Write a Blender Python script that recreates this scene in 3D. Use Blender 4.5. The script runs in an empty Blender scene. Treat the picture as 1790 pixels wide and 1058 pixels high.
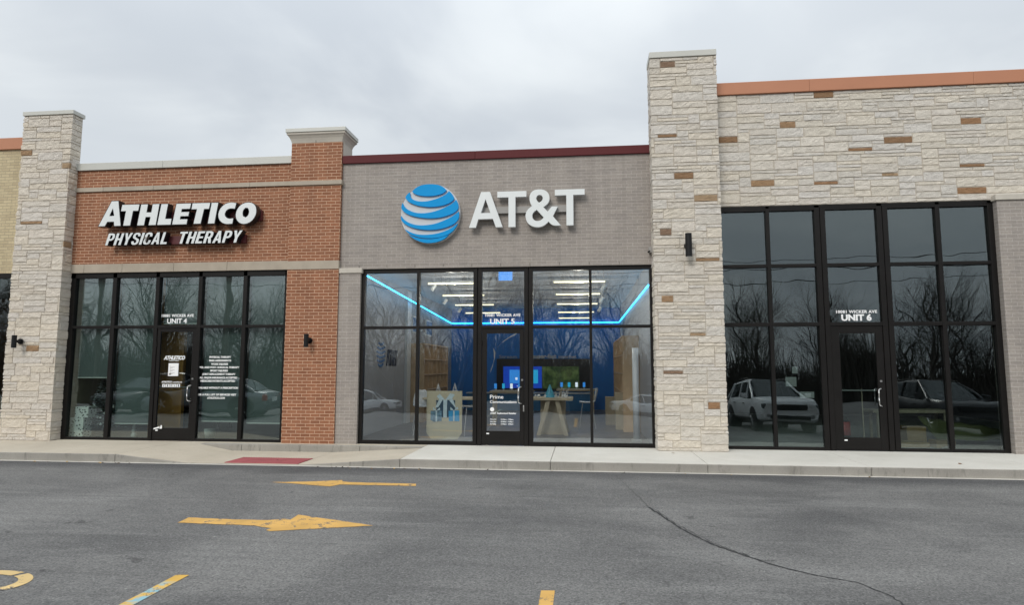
import bpy, bmesh, math, random
from mathutils import Matrix, Vector
S = bpy.context.scene
COL = S.collection
random.seed(7)
R = math.radians
# ------------------------------------------------------------------ camera
cam = bpy.data.cameras.new('camera'); cam.sensor_width = 36; cam.lens = 22.32; cam.clip_end = 2000
co = bpy.data.objects.new('camera', cam); COL.objects.link(co); S.camera = co
rt = Vector((0.9938618, 0.1106251, 0.0008579)); up = Vector((0.0101975, -0.0993312, 0.9950022)); fw = Vector((-0.1101575, 0.9888859, 0.0998496))
M = Matrix(((rt.x, up.x, -fw.x, 0), (rt.y, up.y, -fw.y, -12.809), (rt.z, up.z, -fw.z, 1.588), (0, 0, 0, 1)))
co.matrix_world = M
# ------------------------------------------------------------------ exposure, world, sun
S.view_settings.view_transform = 'Standard'; S.view_settings.look = 'None'
S.view_settings.exposure = 0.18; S.view_settings.gamma = 1.0
S.cycles.max_bounces = 8; S.cycles.transparent_max_bounces = 16
SUN_EL, SUN_AZ = R(36), R(200)          # behind the camera, a little to the left
W = bpy.data.worlds.new("World"); S.world = W; W.use_nodes = True
wt = W.node_tree; bg = wt.nodes['Background']
sky = wt.nodes.new('ShaderNodeTexSky'); sky.sky_type = 'NISHITA'; sky.sun_disc = False
sky.sun_elevation = SUN_EL; sky.sun_rotation = SUN_AZ; sky.dust_density = 3.0
def wn(t, **k):
    n = wt.nodes.new(t)
    for a, b in k.items(): setattr(n, a, b)
    return n
def wmath(op, a, b=None, clamp=False):
    n = wn('ShaderNodeMath', operation=op, use_clamp=clamp)
    for i, v in enumerate((a, b)):
        if v is None: continue
        if isinstance(v, (int, float)): n.inputs[i].default_value = v
        else: wt.links.new(v, n.inputs[i])
    return n.outputs[0]
tc = wn('ShaderNodeTexCoord'); sx = wn('ShaderNodeSeparateXYZ'); wt.links.new(tc.outputs['Generated'], sx.inputs[0])
zz = wmath('MAXIMUM', sx.outputs[2], 0.0); zd = wmath('ADD', zz, 0.22)
cx = wn('ShaderNodeCombineXYZ'); wt.links.new(wmath('DIVIDE', sx.outputs[0], zd), cx.inputs[0]); wt.links.new(wmath('DIVIDE', sx.outputs[1], zd), cx.inputs[1])
def wnoise(sc, det, rough, dist, lo, hi):
    n = wn('ShaderNodeTexNoise'); n.inputs['Scale'].default_value = sc; n.inputs['Detail'].default_value = det
    n.inputs['Roughness'].default_value = rough; n.inputs['Distortion'].default_value = dist
    wt.links.new(cx.outputs[0], n.inputs['Vector'])
    m = wn('ShaderNodeMapRange'); m.interpolation_type = 'SMOOTHSTEP'; m.inputs[1].default_value = lo; m.inputs[2].default_value = hi
    wt.links.new(n.outputs[0], m.inputs[0]); return m.outputs[0]
n1 = wnoise(1.5, 5, .5, .35, .40, .62); n2 = wnoise(.6, 3, .5, .2, .40, .60)
cr = wn('ShaderNodeMix', data_type='RGBA'); cr.inputs[6].default_value = (.545, .59, .64, 1); cr.inputs[7].default_value = (.80, .84, .86, 1)
wt.links.new(wmath('MULTIPLY', wmath('ADD', n1, n2), .5), cr.inputs[0])
grad = wmath('ADD', wmath('MULTIPLY', wmath('POWER', zz, 2.5), 1.6), wmath('ADD', .86, wmath('MAXIMUM', wmath('SUBTRACT', .17, wmath('MULTIPLY', zz, .45)), 0.0)))      # an overcast sky is brightest overhead
gs = wn('ShaderNodeMix', data_type='RGBA', blend_type='MULTIPLY'); gs.inputs[0].default_value = 1.0
wt.links.new(cr.outputs[2], gs.inputs[6])
gc = wn('ShaderNodeCombineColor')
for i in range(3): wt.links.new(grad, gc.inputs[i])
wt.links.new(gc.outputs[0], gs.inputs[7])
sk = wn('ShaderNodeMix', data_type='RGBA', blend_type='MULTIPLY'); sk.inputs[0].default_value = 1.0; sk.inputs[7].default_value = (.1, .1, .1, 1)
wt.links.new(sky.outputs[0], sk.inputs[6])
fin = wn('ShaderNodeMix', data_type='RGBA'); fin.inputs[0].default_value = .93
wt.links.new(sk.outputs[2], fin.inputs[6]); wt.links.new(gs.outputs[2], fin.inputs[7])
wt.links.new(fin.outputs[2], bg.inputs[0]); bg.inputs[1].default_value = 1.0
sl = bpy.data.lights.new('sun', 'SUN'); sl.energy = 1.5; sl.angle = R(22); sl.color = (1, .955, .89)
so = bpy.data.objects.new('sun', sl); COL.objects.link(so)
d = Vector((math.sin(SUN_AZ) * math.cos(SUN_EL), math.cos(SUN_AZ) * math.cos(SUN_EL), math.sin(SUN_EL)))
so.rotation_euler = d.to_track_quat('Z', 'Y').to_euler(); so.location = (0, -20, 30)
# ------------------------------------------------------------------ materials
MATS = {}
class N:
    """small node-graph helper"""
    def __init__(s, name):
        s.m = bpy.data.materials.new(name); s.m.use_nodes = True; s.t = s.m.node_tree; s.b = s.t.nodes['Principled BSDF']; s.out = s.t.nodes['Material Output']
    def n(s, t, **k):
        x = s.t.nodes.new(t)
        for a, b in k.items(): setattr(x, a, b)
        return x
    def l(s, a, b): s.t.links.new(a, b)
    def set(s, sock, v):
        if isinstance(v, (int, float)): sock.default_value = v
        elif isinstance(v, (tuple, list)): sock.default_value = tuple(v) + ((1,) if len(v) == 3 and sock.type == 'RGBA' else ())
        else: s.l(v, sock)
    def vec(s, kind='Object', scale=(1, 1, 1), loc=(0, 0, 0)):
        c = s.n('ShaderNodeTexCoord'); mp = s.n('ShaderNodeMapping'); mp.inputs['Scale'].default_value = scale; mp.inputs['Location'].default_value = loc
        s.l(c.outputs[kind], mp.inputs[0]); return mp.outputs[0]
    def noise(s, v, sc, det=3, rough=.5, dist=0):
        x = s.n('ShaderNodeTexNoise'); s.l(v, x.inputs['Vector']); x.inputs['Scale'].default_value = sc
        x.inputs['Detail'].default_value = det; x.inputs['Roughness'].default_value = rough; x.inputs['Distortion'].default_value = dist
        return x.outputs[0]
    def rng(s, v, a, b, c=0, d=1):
        x = s.n('ShaderNodeMapRange'); s.l(v, x.inputs[0])
        for i, q in enumerate((a, b, c, d)): x.inputs[i + 1].default_value = q
        return x.outputs[0]
    def mix(s, f, a, b, mode='MIX'):
        x = s.n('ShaderNodeMix', data_type='RGBA', blend_type=mode); s.set(x.inputs[0], f); s.set(x.inputs[6], a); s.set(x.inputs[7], b); return x.outputs[2]
    def math(s, op, a, b=0.0):
        x = s.n('ShaderNodeMath', operation=op); s.set(x.inputs[0], a); s.set(x.inputs[1], b); return x.outputs[0]
    def bump(s, h, strength=.5, dist=.01, base=None):
        x = s.n('ShaderNodeBump'); x.inputs['Strength'].default_value = strength; x.inputs['Distance'].default_value = dist
        s.l(h, x.inputs['Height'])
        if base: s.l(base, x.inputs['Normal'])
        return x.outputs[0]
    def done(s, col, rough=.8, nrm=None, metal=0, spec=.5):
        s.set(s.b.inputs['Base Color'], col); s.set(s.b.inputs['Roughness'], rough); s.b.inputs['Metallic'].default_value = metal
        s.b.inputs['Specular IOR Level'].default_value = spec
        if nrm: s.l(nrm, s.b.inputs['Normal'])
        MATS[s.m.name] = s.m; return s.m
def plain(name, col, rough=.6, var=.12, sc=6, bump=0.0, metal=0, spec=.5):
    g = N(name); v = g.vec(); f = g.noise(v, sc, 4, .6); h = g.noise(v, sc * 9, 3, .6)
    c = g.mix(g.rng(f, .3, .7), tuple(x * (1 - var) for x in col), tuple(min(1, x * (1 + var)) for x in col))
    return g.done(c, rough, g.bump(h, bump, .004) if bump else None, metal, spec)
def glow(name, col, st):
    m = bpy.data.materials.new(name); m.use_nodes = True; b = m.node_tree.nodes['Principled BSDF']
    b.inputs['Base Color'].default_value = tuple(col) + (1,); b.inputs['Emission Color'].default_value = tuple(col) + (1,); b.inputs['Emission Strength'].default_value = st
    MATS[name] = m; return m
def brick(name, c1, c2, mortar, bw=.2032, rh=.0677, ms=.0095, depth=.5, streak=0.0, soot=.12):
    g = N(name); v = g.vec('UV')
    b = g.n('ShaderNodeTexBrick'); g.l(v, b.inputs['Vector']); b.offset = .5; b.squash = 1
    for k, q in (('Scale', 1), ('Mortar Size', ms * .55), ('Mortar Smooth', .25), ('Bias', 0), ('Brick Width', bw), ('Row Height', rh)): b.inputs[k].default_value = q
    g.set(b.inputs['Color1'], c1); g.set(b.inputs['Color2'], c2); g.set(b.inputs['Mortar'], mortar)
    big = g.noise(v, .7, 4, .6); sm = g.noise(v, 26, 4, .65)
    c = g.mix(g.rng(big, .3, .7, 0, soot), b.outputs[0], (.55, .5, .46), 'MULTIPLY')
    c = g.mix(.35, c, g.mix(g.rng(sm, .25, .75), (.62, .62, .62), (1.28, 1.28, 1.28)), 'MULTIPLY')
    rs = g.noise(g.vec('UV', (5.5, .28, 1)), 1.0, 4, .6); c = g.mix(.30, c, g.mix(g.rng(rs, .34, .66), (.74, .735, .73), (1.14, 1.14, 1.13)), 'MULTIPLY')
    if streak:
        st = g.noise(g.vec('UV', (.8, 15, 1)), 1.0, 3, .6)
        c = g.mix(streak, c, g.mix(g.rng(st, .3, .7), (.75, .74, .73), (1.18, 1.18, 1.17)), 'MULTIPLY')
    n = g.bump(g.math('MULTIPLY', b.outputs[1], -1.0), depth, .006, g.bump(sm, .25, .003))
    return g.done(c, .88, n, 0, .3)
brick('red_brick', (.316, .139, .076), (.242, .104, .058), (.62, .42, .29), soot=.15)
brick('grey_brick', (.335, .303, .274), (.292, .265, .244), (.43, .40, .372), bw=.2032, rh=.0677, ms=.0075, depth=.3, streak=.38, soot=.12)
brick('yellow_brick', (.56, .475, .305), (.47, .39, .25), (.30, .25, .19), bw=.2032, rh=.0677, ms=.008)
# cut stone: tint comes with each stone
g = N('ledge_stone'); v = g.vec(); at = g.n('ShaderNodeAttribute'); at.attribute_name = 'tint'
f1 = g.noise(v, 7, 5, .65, .4); f2 = g.noise(g.vec('Object', (1, 1, 1.9)), 24, 6, .72, 1.2); f3 = g.noise(v, 110, 2, .5)
c = g.mix(.55, at.outputs[0], g.mix(g.rng(f1, .32, .68), (.90, .89, .875), (1.10, 1.10, 1.10)), 'MULTIPLY')
c = g.mix(.45, c, g.mix(g.rng(f2, .3, .7), (.72, .70, .68), (1.22, 1.22, 1.22)), 'MULTIPLY')
g.done(c, .93, g.bump(f2, 1.0, .032, g.bump(f3, .25, .004)), 0, .25)
plain('mortar', (.48, .43, .36), .95, .15, 9, .3)
plain('cast_stone', (.385, .335, .27), .9, .10, 3, .25)
plain('cornice_stone', (.50, .465, .405), .9, .08, 3, .2)
plain('cap_metal_grey', (.50, .50, .46), .45, .03, 1.5)
plain('cap_metal_orange', (.43, .185, .10), .5, .04, 1.0)
plain('cap_metal_red', (.095, .018, .020), .6, .05, 1.0, 0, 0, .2)
plain('frame_black', (.009, .008, .0075), .45, .2, 3, 0, 0, .22)
plain('frame_gap', (.004, .004, .004), .6, .1, 3)
plain('lamp_black', (.009, .009, .010), .5, .1, 3, 0, 0, .25)
plain('steel', (.55, .55, .54), .3, .05, 8, 0, .9)
plain('sign_white', (.68, .71, .71), .4, .02, 2)
plain('sign_black', (.010, .011, .013), .3, .1, 2)
plain('sign_red', (.085, .014, .016), .5, .1, 4)
plain('sign_blue', (.000, .27, .62), .6, .03, 3, 0, 0, .2)
plain('sign_silver', (.52, .54, .55), .4, .03, 3)
plain('raceway_grey', (.30, .29, .275), .6, .05, 2)
plain('vinyl_white', (.82, .83, .83), .5, .02, 5)
plain('vinyl_dark', (.03, .04, .05), .5, .02, 5)
plain('bird_nest', (.12, .10, .08), .95, .4, 30, .6)
# concrete
def concrete(name, a, b, dirt=.35, joint_bands=False):
    g = N(name); v = g.vec(); f = g.noise(v, .9, 5, .62, .3); s_ = g.noise(v, 60, 4, .6); br = g.noise(g.vec('Object', (1.5, 30, 1)), 2.0, 3, .5)
    c = g.mix(g.rng(f, .3, .7), a, b); c = g.mix(.4, c, g.mix(g.rng(s_, .3, .7), (.78, .78, .78), (1.15, 1.15, 1.15)), 'MULTIPLY')
    st = g.noise(g.vec('Object', (2.2, 2.2, .6)), 3.1, 5, .7, .5)
    c = g.mix(g.rng(st, .56, .72, 0, dirt), c, tuple(x * .5 for x in a))
    c = g.mix(.2, c, g.mix(g.rng(br, .3, .7), (.85, .85, .85), (1.1, 1.1, 1.1)), 'MULTIPLY')
    return g.done(c, .9, g.bump(s_, .25, .004), 0, .3)
concrete('pavement_old', (.43, .38, .305), (.52, .465, .38), .18)
concrete('pavement_new', (.52, .50, .45), (.61, .59, .54), .14)
concrete('kerb_concrete', (.25, .238, .212), (.36, .34, .305), .7)
plain('joint_dark', (.10, .09, .08), .95, .2, 8)
plain('tactile_red', (.30, .075, .082), .8, .15, 4, .5)
# asphalt
g = N('asphalt'); v = g.vec()
agg = g.noise(v, 48, 4, .8); big = g.noise(v, .38, 5, .6, .5); scuff = g.noise(g.vec('Object', (.35, 2.6, 1)), 1.1, 6, .65, .3)
vo = g.n('ShaderNodeTexVoronoi'); vo.inputs['Scale'].default_value = 75; g.l(v, vo.inputs['Vector'])
c = g.mix(g.rng(big, .36, .64), (.096, .0955, .095), (.148, .1465, .143))
c = g.mix(g.rng(scuff, .52, .74, 0, .55), c, (.20, .20, .195))
mid = g.noise(v, 16, 4, .75); c = g.mix(.55, c, g.mix(g.rng(mid, .3, .7), (.72, .72, .73), (1.28, 1.28, 1.26)), 'MULTIPLY')
fl = g.noise(g.vec('Object', (1, 2.2, 1)), 6, 3, .6); c = g.mix(g.rng(fl, .70, .76, 0, .6), c, (.27, .265, .25))
# dark, fresher band of asphalt along the kerb, with an uneven edge
sy = g.n('ShaderNodeSeparateXYZ'); g.l(v, sy.inputs[0])
edge = g.math('ADD', sy.outputs[1], g.math('MULTIPLY', g.math('SUBTRACT', g.noise(v, .8, 4, .6), .5), .9))
c = g.mix(g.rng(edge, -2.75, -2.30, 0, .60), c, (.040, .040, .044))
oil = g.noise(g.vec('Object', (.6, 1, 1), (3, 1, 0)), .55, 4, .55, .8)
c = g.mix(g.rng(oil, .53, .68, 0, .60), c, (.055, .055, .057))
trk = g.noise(g.vec('Object', (.25, 5.5, 1), (9, 4, 0)), 1.0, 4, .6); c = g.mix(g.rng(trk, .56, .74, 0, .38), c, (.058, .057, .058))
spot = g.noise(g.vec('Object', (1, 1, 1), (2, 8, 0)), 2.3, 3, .6, .6); c = g.mix(g.rng(spot, .69, .73, 0, .55), c, (.035, .034, .035))
c = g.mix(.95, c, g.mix(g.rng(agg, .30, .70), (.34, .34, .35), (1.95, 1.94, 1.92)), 'MULTIPLY')
v2 = g.n('ShaderNodeTexVoronoi'); v2.inputs['Scale'].default_value = 19; g.l(v, v2.inputs['Vector'])
c = g.mix(g.rng(vo.outputs[0], .0, .25, .6, 0), c, (.27, .265, .255)); c = g.mix(g.rng(v2.outputs[0], .05, .14, .75, 0), c, (.36, .355, .34))
v3 = g.n('ShaderNodeTexVoronoi'); v3.inputs['Scale'].default_value = 11; g.l(g.vec('Object', (1, 1, 1), (5, 3, 0)), v3.inputs['Vector']); c = g.mix(g.rng(v3.outputs[0], .05, .11, .7, 0), c, (.035, .034, .036))
g.done(c, .86, g.bump(agg, .8, .012), 0, .35)
plain('crack_tar', (.020, .020, .022), .8, .4, 20, .3)
def paint(name, col, wear, col2=None):
    g = N(name); v = g.vec(); w1 = g.noise(v, 9, 6, .75, .4); w2 = g.noise(v, 70, 3, .6); w3 = g.noise(v, 2.2, 3, .5)
    k = g.math('ADD', g.math('MULTIPLY', w1, .6), g.math('ADD', g.math('MULTIPLY', w2, .22), g.math('MULTIPLY', w3, .25)))
    c = g.mix(g.rng(w3, .35, .65), tuple(x * .85 for x in col), tuple(min(1, x * 1.1) for x in col))
    if col2:
        sp = g.n('ShaderNodeSeparateXYZ'); g.l(v, sp.inputs[0]); c = g.mix(g.math('MULTIPLY', g.rng(sp.outputs[1], -7.80, -7.90), g.rng(g.noise(v, 7, 4, .6), .42, .56)), c, col2)
    c = g.mix(g.rng(k, wear, wear + .05), c, (.10, .098, .095))
    return g.done(c, .8, g.bump(w2, .3, .004))
paint('yellow_paint', (.57, .335, .09), .572); paint('pale_yellow_paint', (.62, .45, .20), .555); paint('blue_yellow_paint', (.62, .38, .075), .56, (.22, .40, .46))
# glass: two thin faces, each reflecting part of the light
def glass(name, tint, f0ior, wob=.5):
    m = bpy.data.materials.new(name); m.use_nodes = True; t = m.node_tree; t.nodes.remove(t.nodes['Principled BSDF'])
    tr = t.nodes.new('ShaderNodeBsdfTransparent'); tr.inputs[0].default_value = tuple(tint) + (1,)
    gl = t.nodes.new('ShaderNodeBsdfGlossy'); gl.inputs['Roughness'].default_value = .0; gl.inputs[0].default_value = (.90, .97, 1, 1)
    fr = t.nodes.new('ShaderNodeFresnel'); ge = t.nodes.new('ShaderNodeNewGeometry'); mr = t.nodes.new('ShaderNodeMapRange')   # the same share at both faces of the thin pane
    mr.inputs[3].default_value = f0ior; mr.inputs[4].default_value = 1 / f0ior; t.links.new(ge.outputs['Backfacing'], mr.inputs[0]); t.links.new(mr.outputs[0], fr.inputs[0])
    mx = t.nodes.new('ShaderNodeMixShader'); t.links.new(fr.outputs[0], mx.inputs[0]); t.links.new(tr.outputs[0], mx.inputs[1]); t.links.new(gl.outputs[0], mx.inputs[2])
    c = t.nodes.new('ShaderNodeTexCoord'); n = t.nodes.new('ShaderNodeTexNoise'); n.inputs['Scale'].default_value = 1.3; n.inputs['Detail'].default_value = 1
    t.links.new(c.outputs['Object'], n.inputs['Vector'])
    b = t.nodes.new('ShaderNodeBump'); b.inputs['Strength'].default_value = wob; b.inputs['Distance'].default_value = .006
    t.links.new(n.outputs[0], b.inputs['Height']); t.links.new(b.outputs[0], gl.inputs['Normal']); t.links.new(mx.outputs[0], t.nodes['Material Output'].inputs[0])
    MATS[name] = m; return m
glass('tinted_glass', (.74, .80, .78), 1.95); glass('clinic_glass', (.82, .88, .86), 2.15); glass('clear_glass', (.94, .96, .97), 2.15); glass('car_glass', (.15, .17, .17), 1.6, 0)
# ------------------------------------------------------------------ mesh helpers
class MB:
    def __init__(s): s.v = []; s.f = []; s.mi = []; s.col = []
    def quad(s, a, b, c, d, m=0):
        i = len(s.v); s.v += [a, b, c, d]; s.f.append((i, i + 1, i + 2, i + 3)); s.mi.append(m)
    def box(s, x0, x1, y0, y1, z0, z1, m=0):
        i = len(s.v)
        s.v += [(x0, y0, z0), (x1, y0, z0), (x1, y1, z0), (x0, y1, z0), (x0, y0, z1), (x1, y0, z1), (x1, y1, z1), (x0, y1, z1)]
        for q in ((3, 2, 1, 0), (4, 5, 6, 7), (0, 1, 5, 4), (1, 2, 6, 5), (2, 3, 7, 6), (3, 0, 4, 7)): s.f.append(tuple(i + k for k in q)); s.mi.append(m)
        return s
    def prism(s, poly, z0, z1, m=0):                     # poly in xy, counter-clockwise
        n = len(poly); i = len(s.v); s.v += [(x, y, z0) for x, y in poly] + [(x, y, z1) for x, y in poly]
        s.f.append(tuple(i + n + k for k in range(n))); s.f.append(tuple(i + n - 1 - k for k in range(n))); s.mi += [m, m]
        for k in range(n): s.f.append((i + k, i + (k + 1) % n, i + n + (k + 1) % n, i + n + k)); s.mi.append(m)
        return s
    def tube(s, p, q, r0, r1, n=8, m=0, cap=True):
        p = Vector(p); q = Vector(q); d = (q - p).normalized(); a = d.orthogonal().normalized(); b = d.cross(a); i = len(s.v)
        for c, r in ((p, r0), (q, r1)):
            for k in range(n):
                t = 2 * math.pi * k / n; s.v.append(tuple(c + a * (r * math.cos(t)) + b * (r * math.sin(t))))
        for k in range(n): s.f.append((i + k, i + (k + 1) % n, i + n + (k + 1) % n, i + n + k)); s.mi.append(m)
        if cap: s.f.append(tuple(i + n - 1 - k for k in range(n))); s.f.append(tuple(i + n + k for k in range(n))); s.mi += [m, m]
        return s
    def path(s, pts, r, n=8, m=0):
        for a, b in zip(pts, pts[1:]): s.tube(a, b, r, r, n, m)
        return s
    def ball(s, c, r, n=10, k=6, m=0, sz=(1, 1, 1)):
        i = len(s.v)
        for a in range(k + 1):
            ph = math.pi * a / k
            for b in range(n):
                th = 2 * math.pi * b / n; s.v.append((c[0] + r * sz[0] * math.sin(ph) * math.cos(th), c[1] + r * sz[1] * math.sin(ph) * math.sin(th), c[2] - r * sz[2] * math.cos(ph)))
        for a in range(k):
            for b in range(n): s.f.append((i + a * n + b, i + a * n + (b + 1) % n, i + (a + 1) * n + (b + 1) % n, i + (a + 1) * n + b)); s.mi.append(m)
        return s
    def build(s, name, mats, parent=None, bevel=0, smooth=False, tint=None):
        me = bpy.data.meshes.new(name); me.from_pydata(s.v, [], s.f)
        if isinstance(mats, str): mats = [mats]
        for m in mats: me.materials.append(MATS[m])
        me.polygons.foreach_set('material_index', s.mi)
        if smooth: me.polygons.foreach_set('use_smooth', [True] * len(s.f))
        uv = me.uv_layers.new(name='UVMap').data
        for p in me.polygons:
            n = p.normal; ax, ay, az = abs(n.x), abs(n.y), abs(n.z)
            for li in p.loop_indices:
                c = me.vertices[me.loops[li].vertex_index].co
                uv[li].uv = (c.x, c.z) if ay >= ax and ay >= az else ((c.y, c.z) if ax >= az else (c.x, c.y))
        if tint:
            at = me.color_attributes.new('tint', 'FLOAT_COLOR', 'CORNER')
            for p in me.polygons:
                for li in p.loop_indices: at.data[li].color = tint[p.index] + (1,)
        me.update()
        o = bpy.data.objects.new(name, me); COL.objects.link(o)
        if bevel:
            b = o.modifiers.new('bevel', 'BEVEL'); b.width = bevel; b.segments = 2; b.limit_method = 'ANGLE'; b.angle_limit = R(40)
        if parent: attach(o, parent)
        return o
def root_loc(o):
    l = Vector((0, 0, 0))
    while o: l += o.location; o = o.parent
    return l
def attach(o, parent):            # meshes are written in world metres; keep them there under a parent that stands at the thing's base
    o.parent = parent; o.location = -root_loc(parent); return o
def tag(o, label, cat, group=None):
    o['label'] = label; o['category'] = cat
    if group: o['group'] = group
    return o
def thing(name, label, cat, loc, group=None):
    o = bpy.data.objects.new(name, None); COL.objects.link(o); o.location = loc; o.empty_display_size = .3
    return tag(o, label, cat, group)
def struct(o, kind='structure'): o['kind'] = kind; return o
# curves and text turned into meshes lying in the wall plane (x right, z up, thickness along y)
def curve_mesh(data):
    o = bpy.data.objects.new('tmp', data); COL.objects.link(o); dg = bpy.context.evaluated_depsgraph_get(); dg.update()
    me = bpy.data.meshes.new_from_object(o.evaluated_get(dg)); bpy.data.objects.remove(o); bpy.data.curves.remove(data)
    v = [tuple(x.co) for x in me.vertices]; f = [tuple(p.vertices) for p in me.polygons]; bpy.data.meshes.remove(me); return v, f
def add_solid(mb, v, f, fx, y0, m_front, m_side):
    """v: (x, y, depth) with depth in 0..t measured towards the viewer (-Y)"""
    i = len(mb.v); mb.v += [fx(p) for p in v]
    for q in f:
        a, b, c = (Vector(mb.v[i + k]) for k in q[:3]); n = (b - a).cross(c - a)
        mb.f.append(tuple(i + k for k in q)); mb.mi.append(m_front if n.length and abs(n.normalized().y) > .9 else m_side)
def outline(mb, loops, yf, t, mf=0, ms=0, off=0.0):
    c = bpy.data.curves.new('o', 'CURVE'); c.dimensions = '2D'; c.fill_mode = 'BOTH'; c.extrude = t / 2; c.offset = off
    for l in loops:
        sp = c.splines.new('POLY'); sp.points.add(len(l) - 1); sp.use_cyclic_u = True
        for p, (x, z) in zip(sp.points, l): p.co = (x, z, 0, 1)
    v, f = curve_mesh(c); add_solid(mb, v, f, lambda p: (p[0], yf + t / 2 - p[2], p[1]), yf, mf, ms)
def rounded(l, r=2):            # smooth a traced outline (Chaikin)
    for _ in range(r):
        q = []
        for a, b in zip(l, l[1:] + l[:1]): q += [(a[0] * .75 + b[0] * .25, a[1] * .75 + b[1] * .25), (a[0] * .25 + b[0] * .75, a[1] * .25 + b[1] * .75)]
        l = q
    return l
def text(mb, body, x0, x1, z0, z1, yf, t=.001, off=0.02, shear=0, m=0, ms=None, space=1.0, trim=None):
    c = bpy.data.curves.new('t', 'FONT'); c.body = body; c.size = 1; c.offset = off; c.shear = shear; c.extrude = .5; c.space_character = space; c.resolution_u = 3
    v, f = curve_mesh(c); xs = [p[0] for p in v]; ys = [p[1] for p in v]; ax, bx, ay, by = min(xs), max(xs), min(ys), max(ys)
    if trim: ay, by = trim
    kx = (x1 - x0) / (bx - ax); kz = (z1 - z0) / (by - ay)
    add_solid(mb, v, f, lambda p: (x0 + (p[0] - ax) * kx, yf + t / 2 - p[2] * t, z0 + (p[1] - ay) * kz), yf, m, m if ms is None else ms)
CAPS = (-.02, .71)
def vinyl(parent, body, *a, mats='vinyl_white', **k): m = MB(); text(m, body, *a, trim=CAPS, **k); m.build('lettering', mats, parent)
def islands(mb):
    par = list(range(len(mb.v)))
    def fd(a):
        while par[a] != a: par[a] = par[par[a]]; a = par[a]
        return a
    for q in mb.f:
        for k in q[1:]: par[fd(k)] = fd(q[0])
    gr = {}
    for q, m in zip(mb.f, mb.mi): gr.setdefault(fd(q[0]), []).append((q, m))
    out = []
    for fs in gr.values():
        n = MB(); mp = {}
        for q, m in fs:
            for k in q:
                if k not in mp: mp[k] = len(n.v); n.v.append(mb.v[k])
            n.f.append(tuple(mp[k] for k in q)); n.mi.append(m)
        out.append(n)
    return sorted(out, key=lambda n: min(p[0] for p in n.v))
def noise2(x, y, s):
    from mathutils import noise as nz
    return nz.noise(Vector((x, y, s)))
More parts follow.
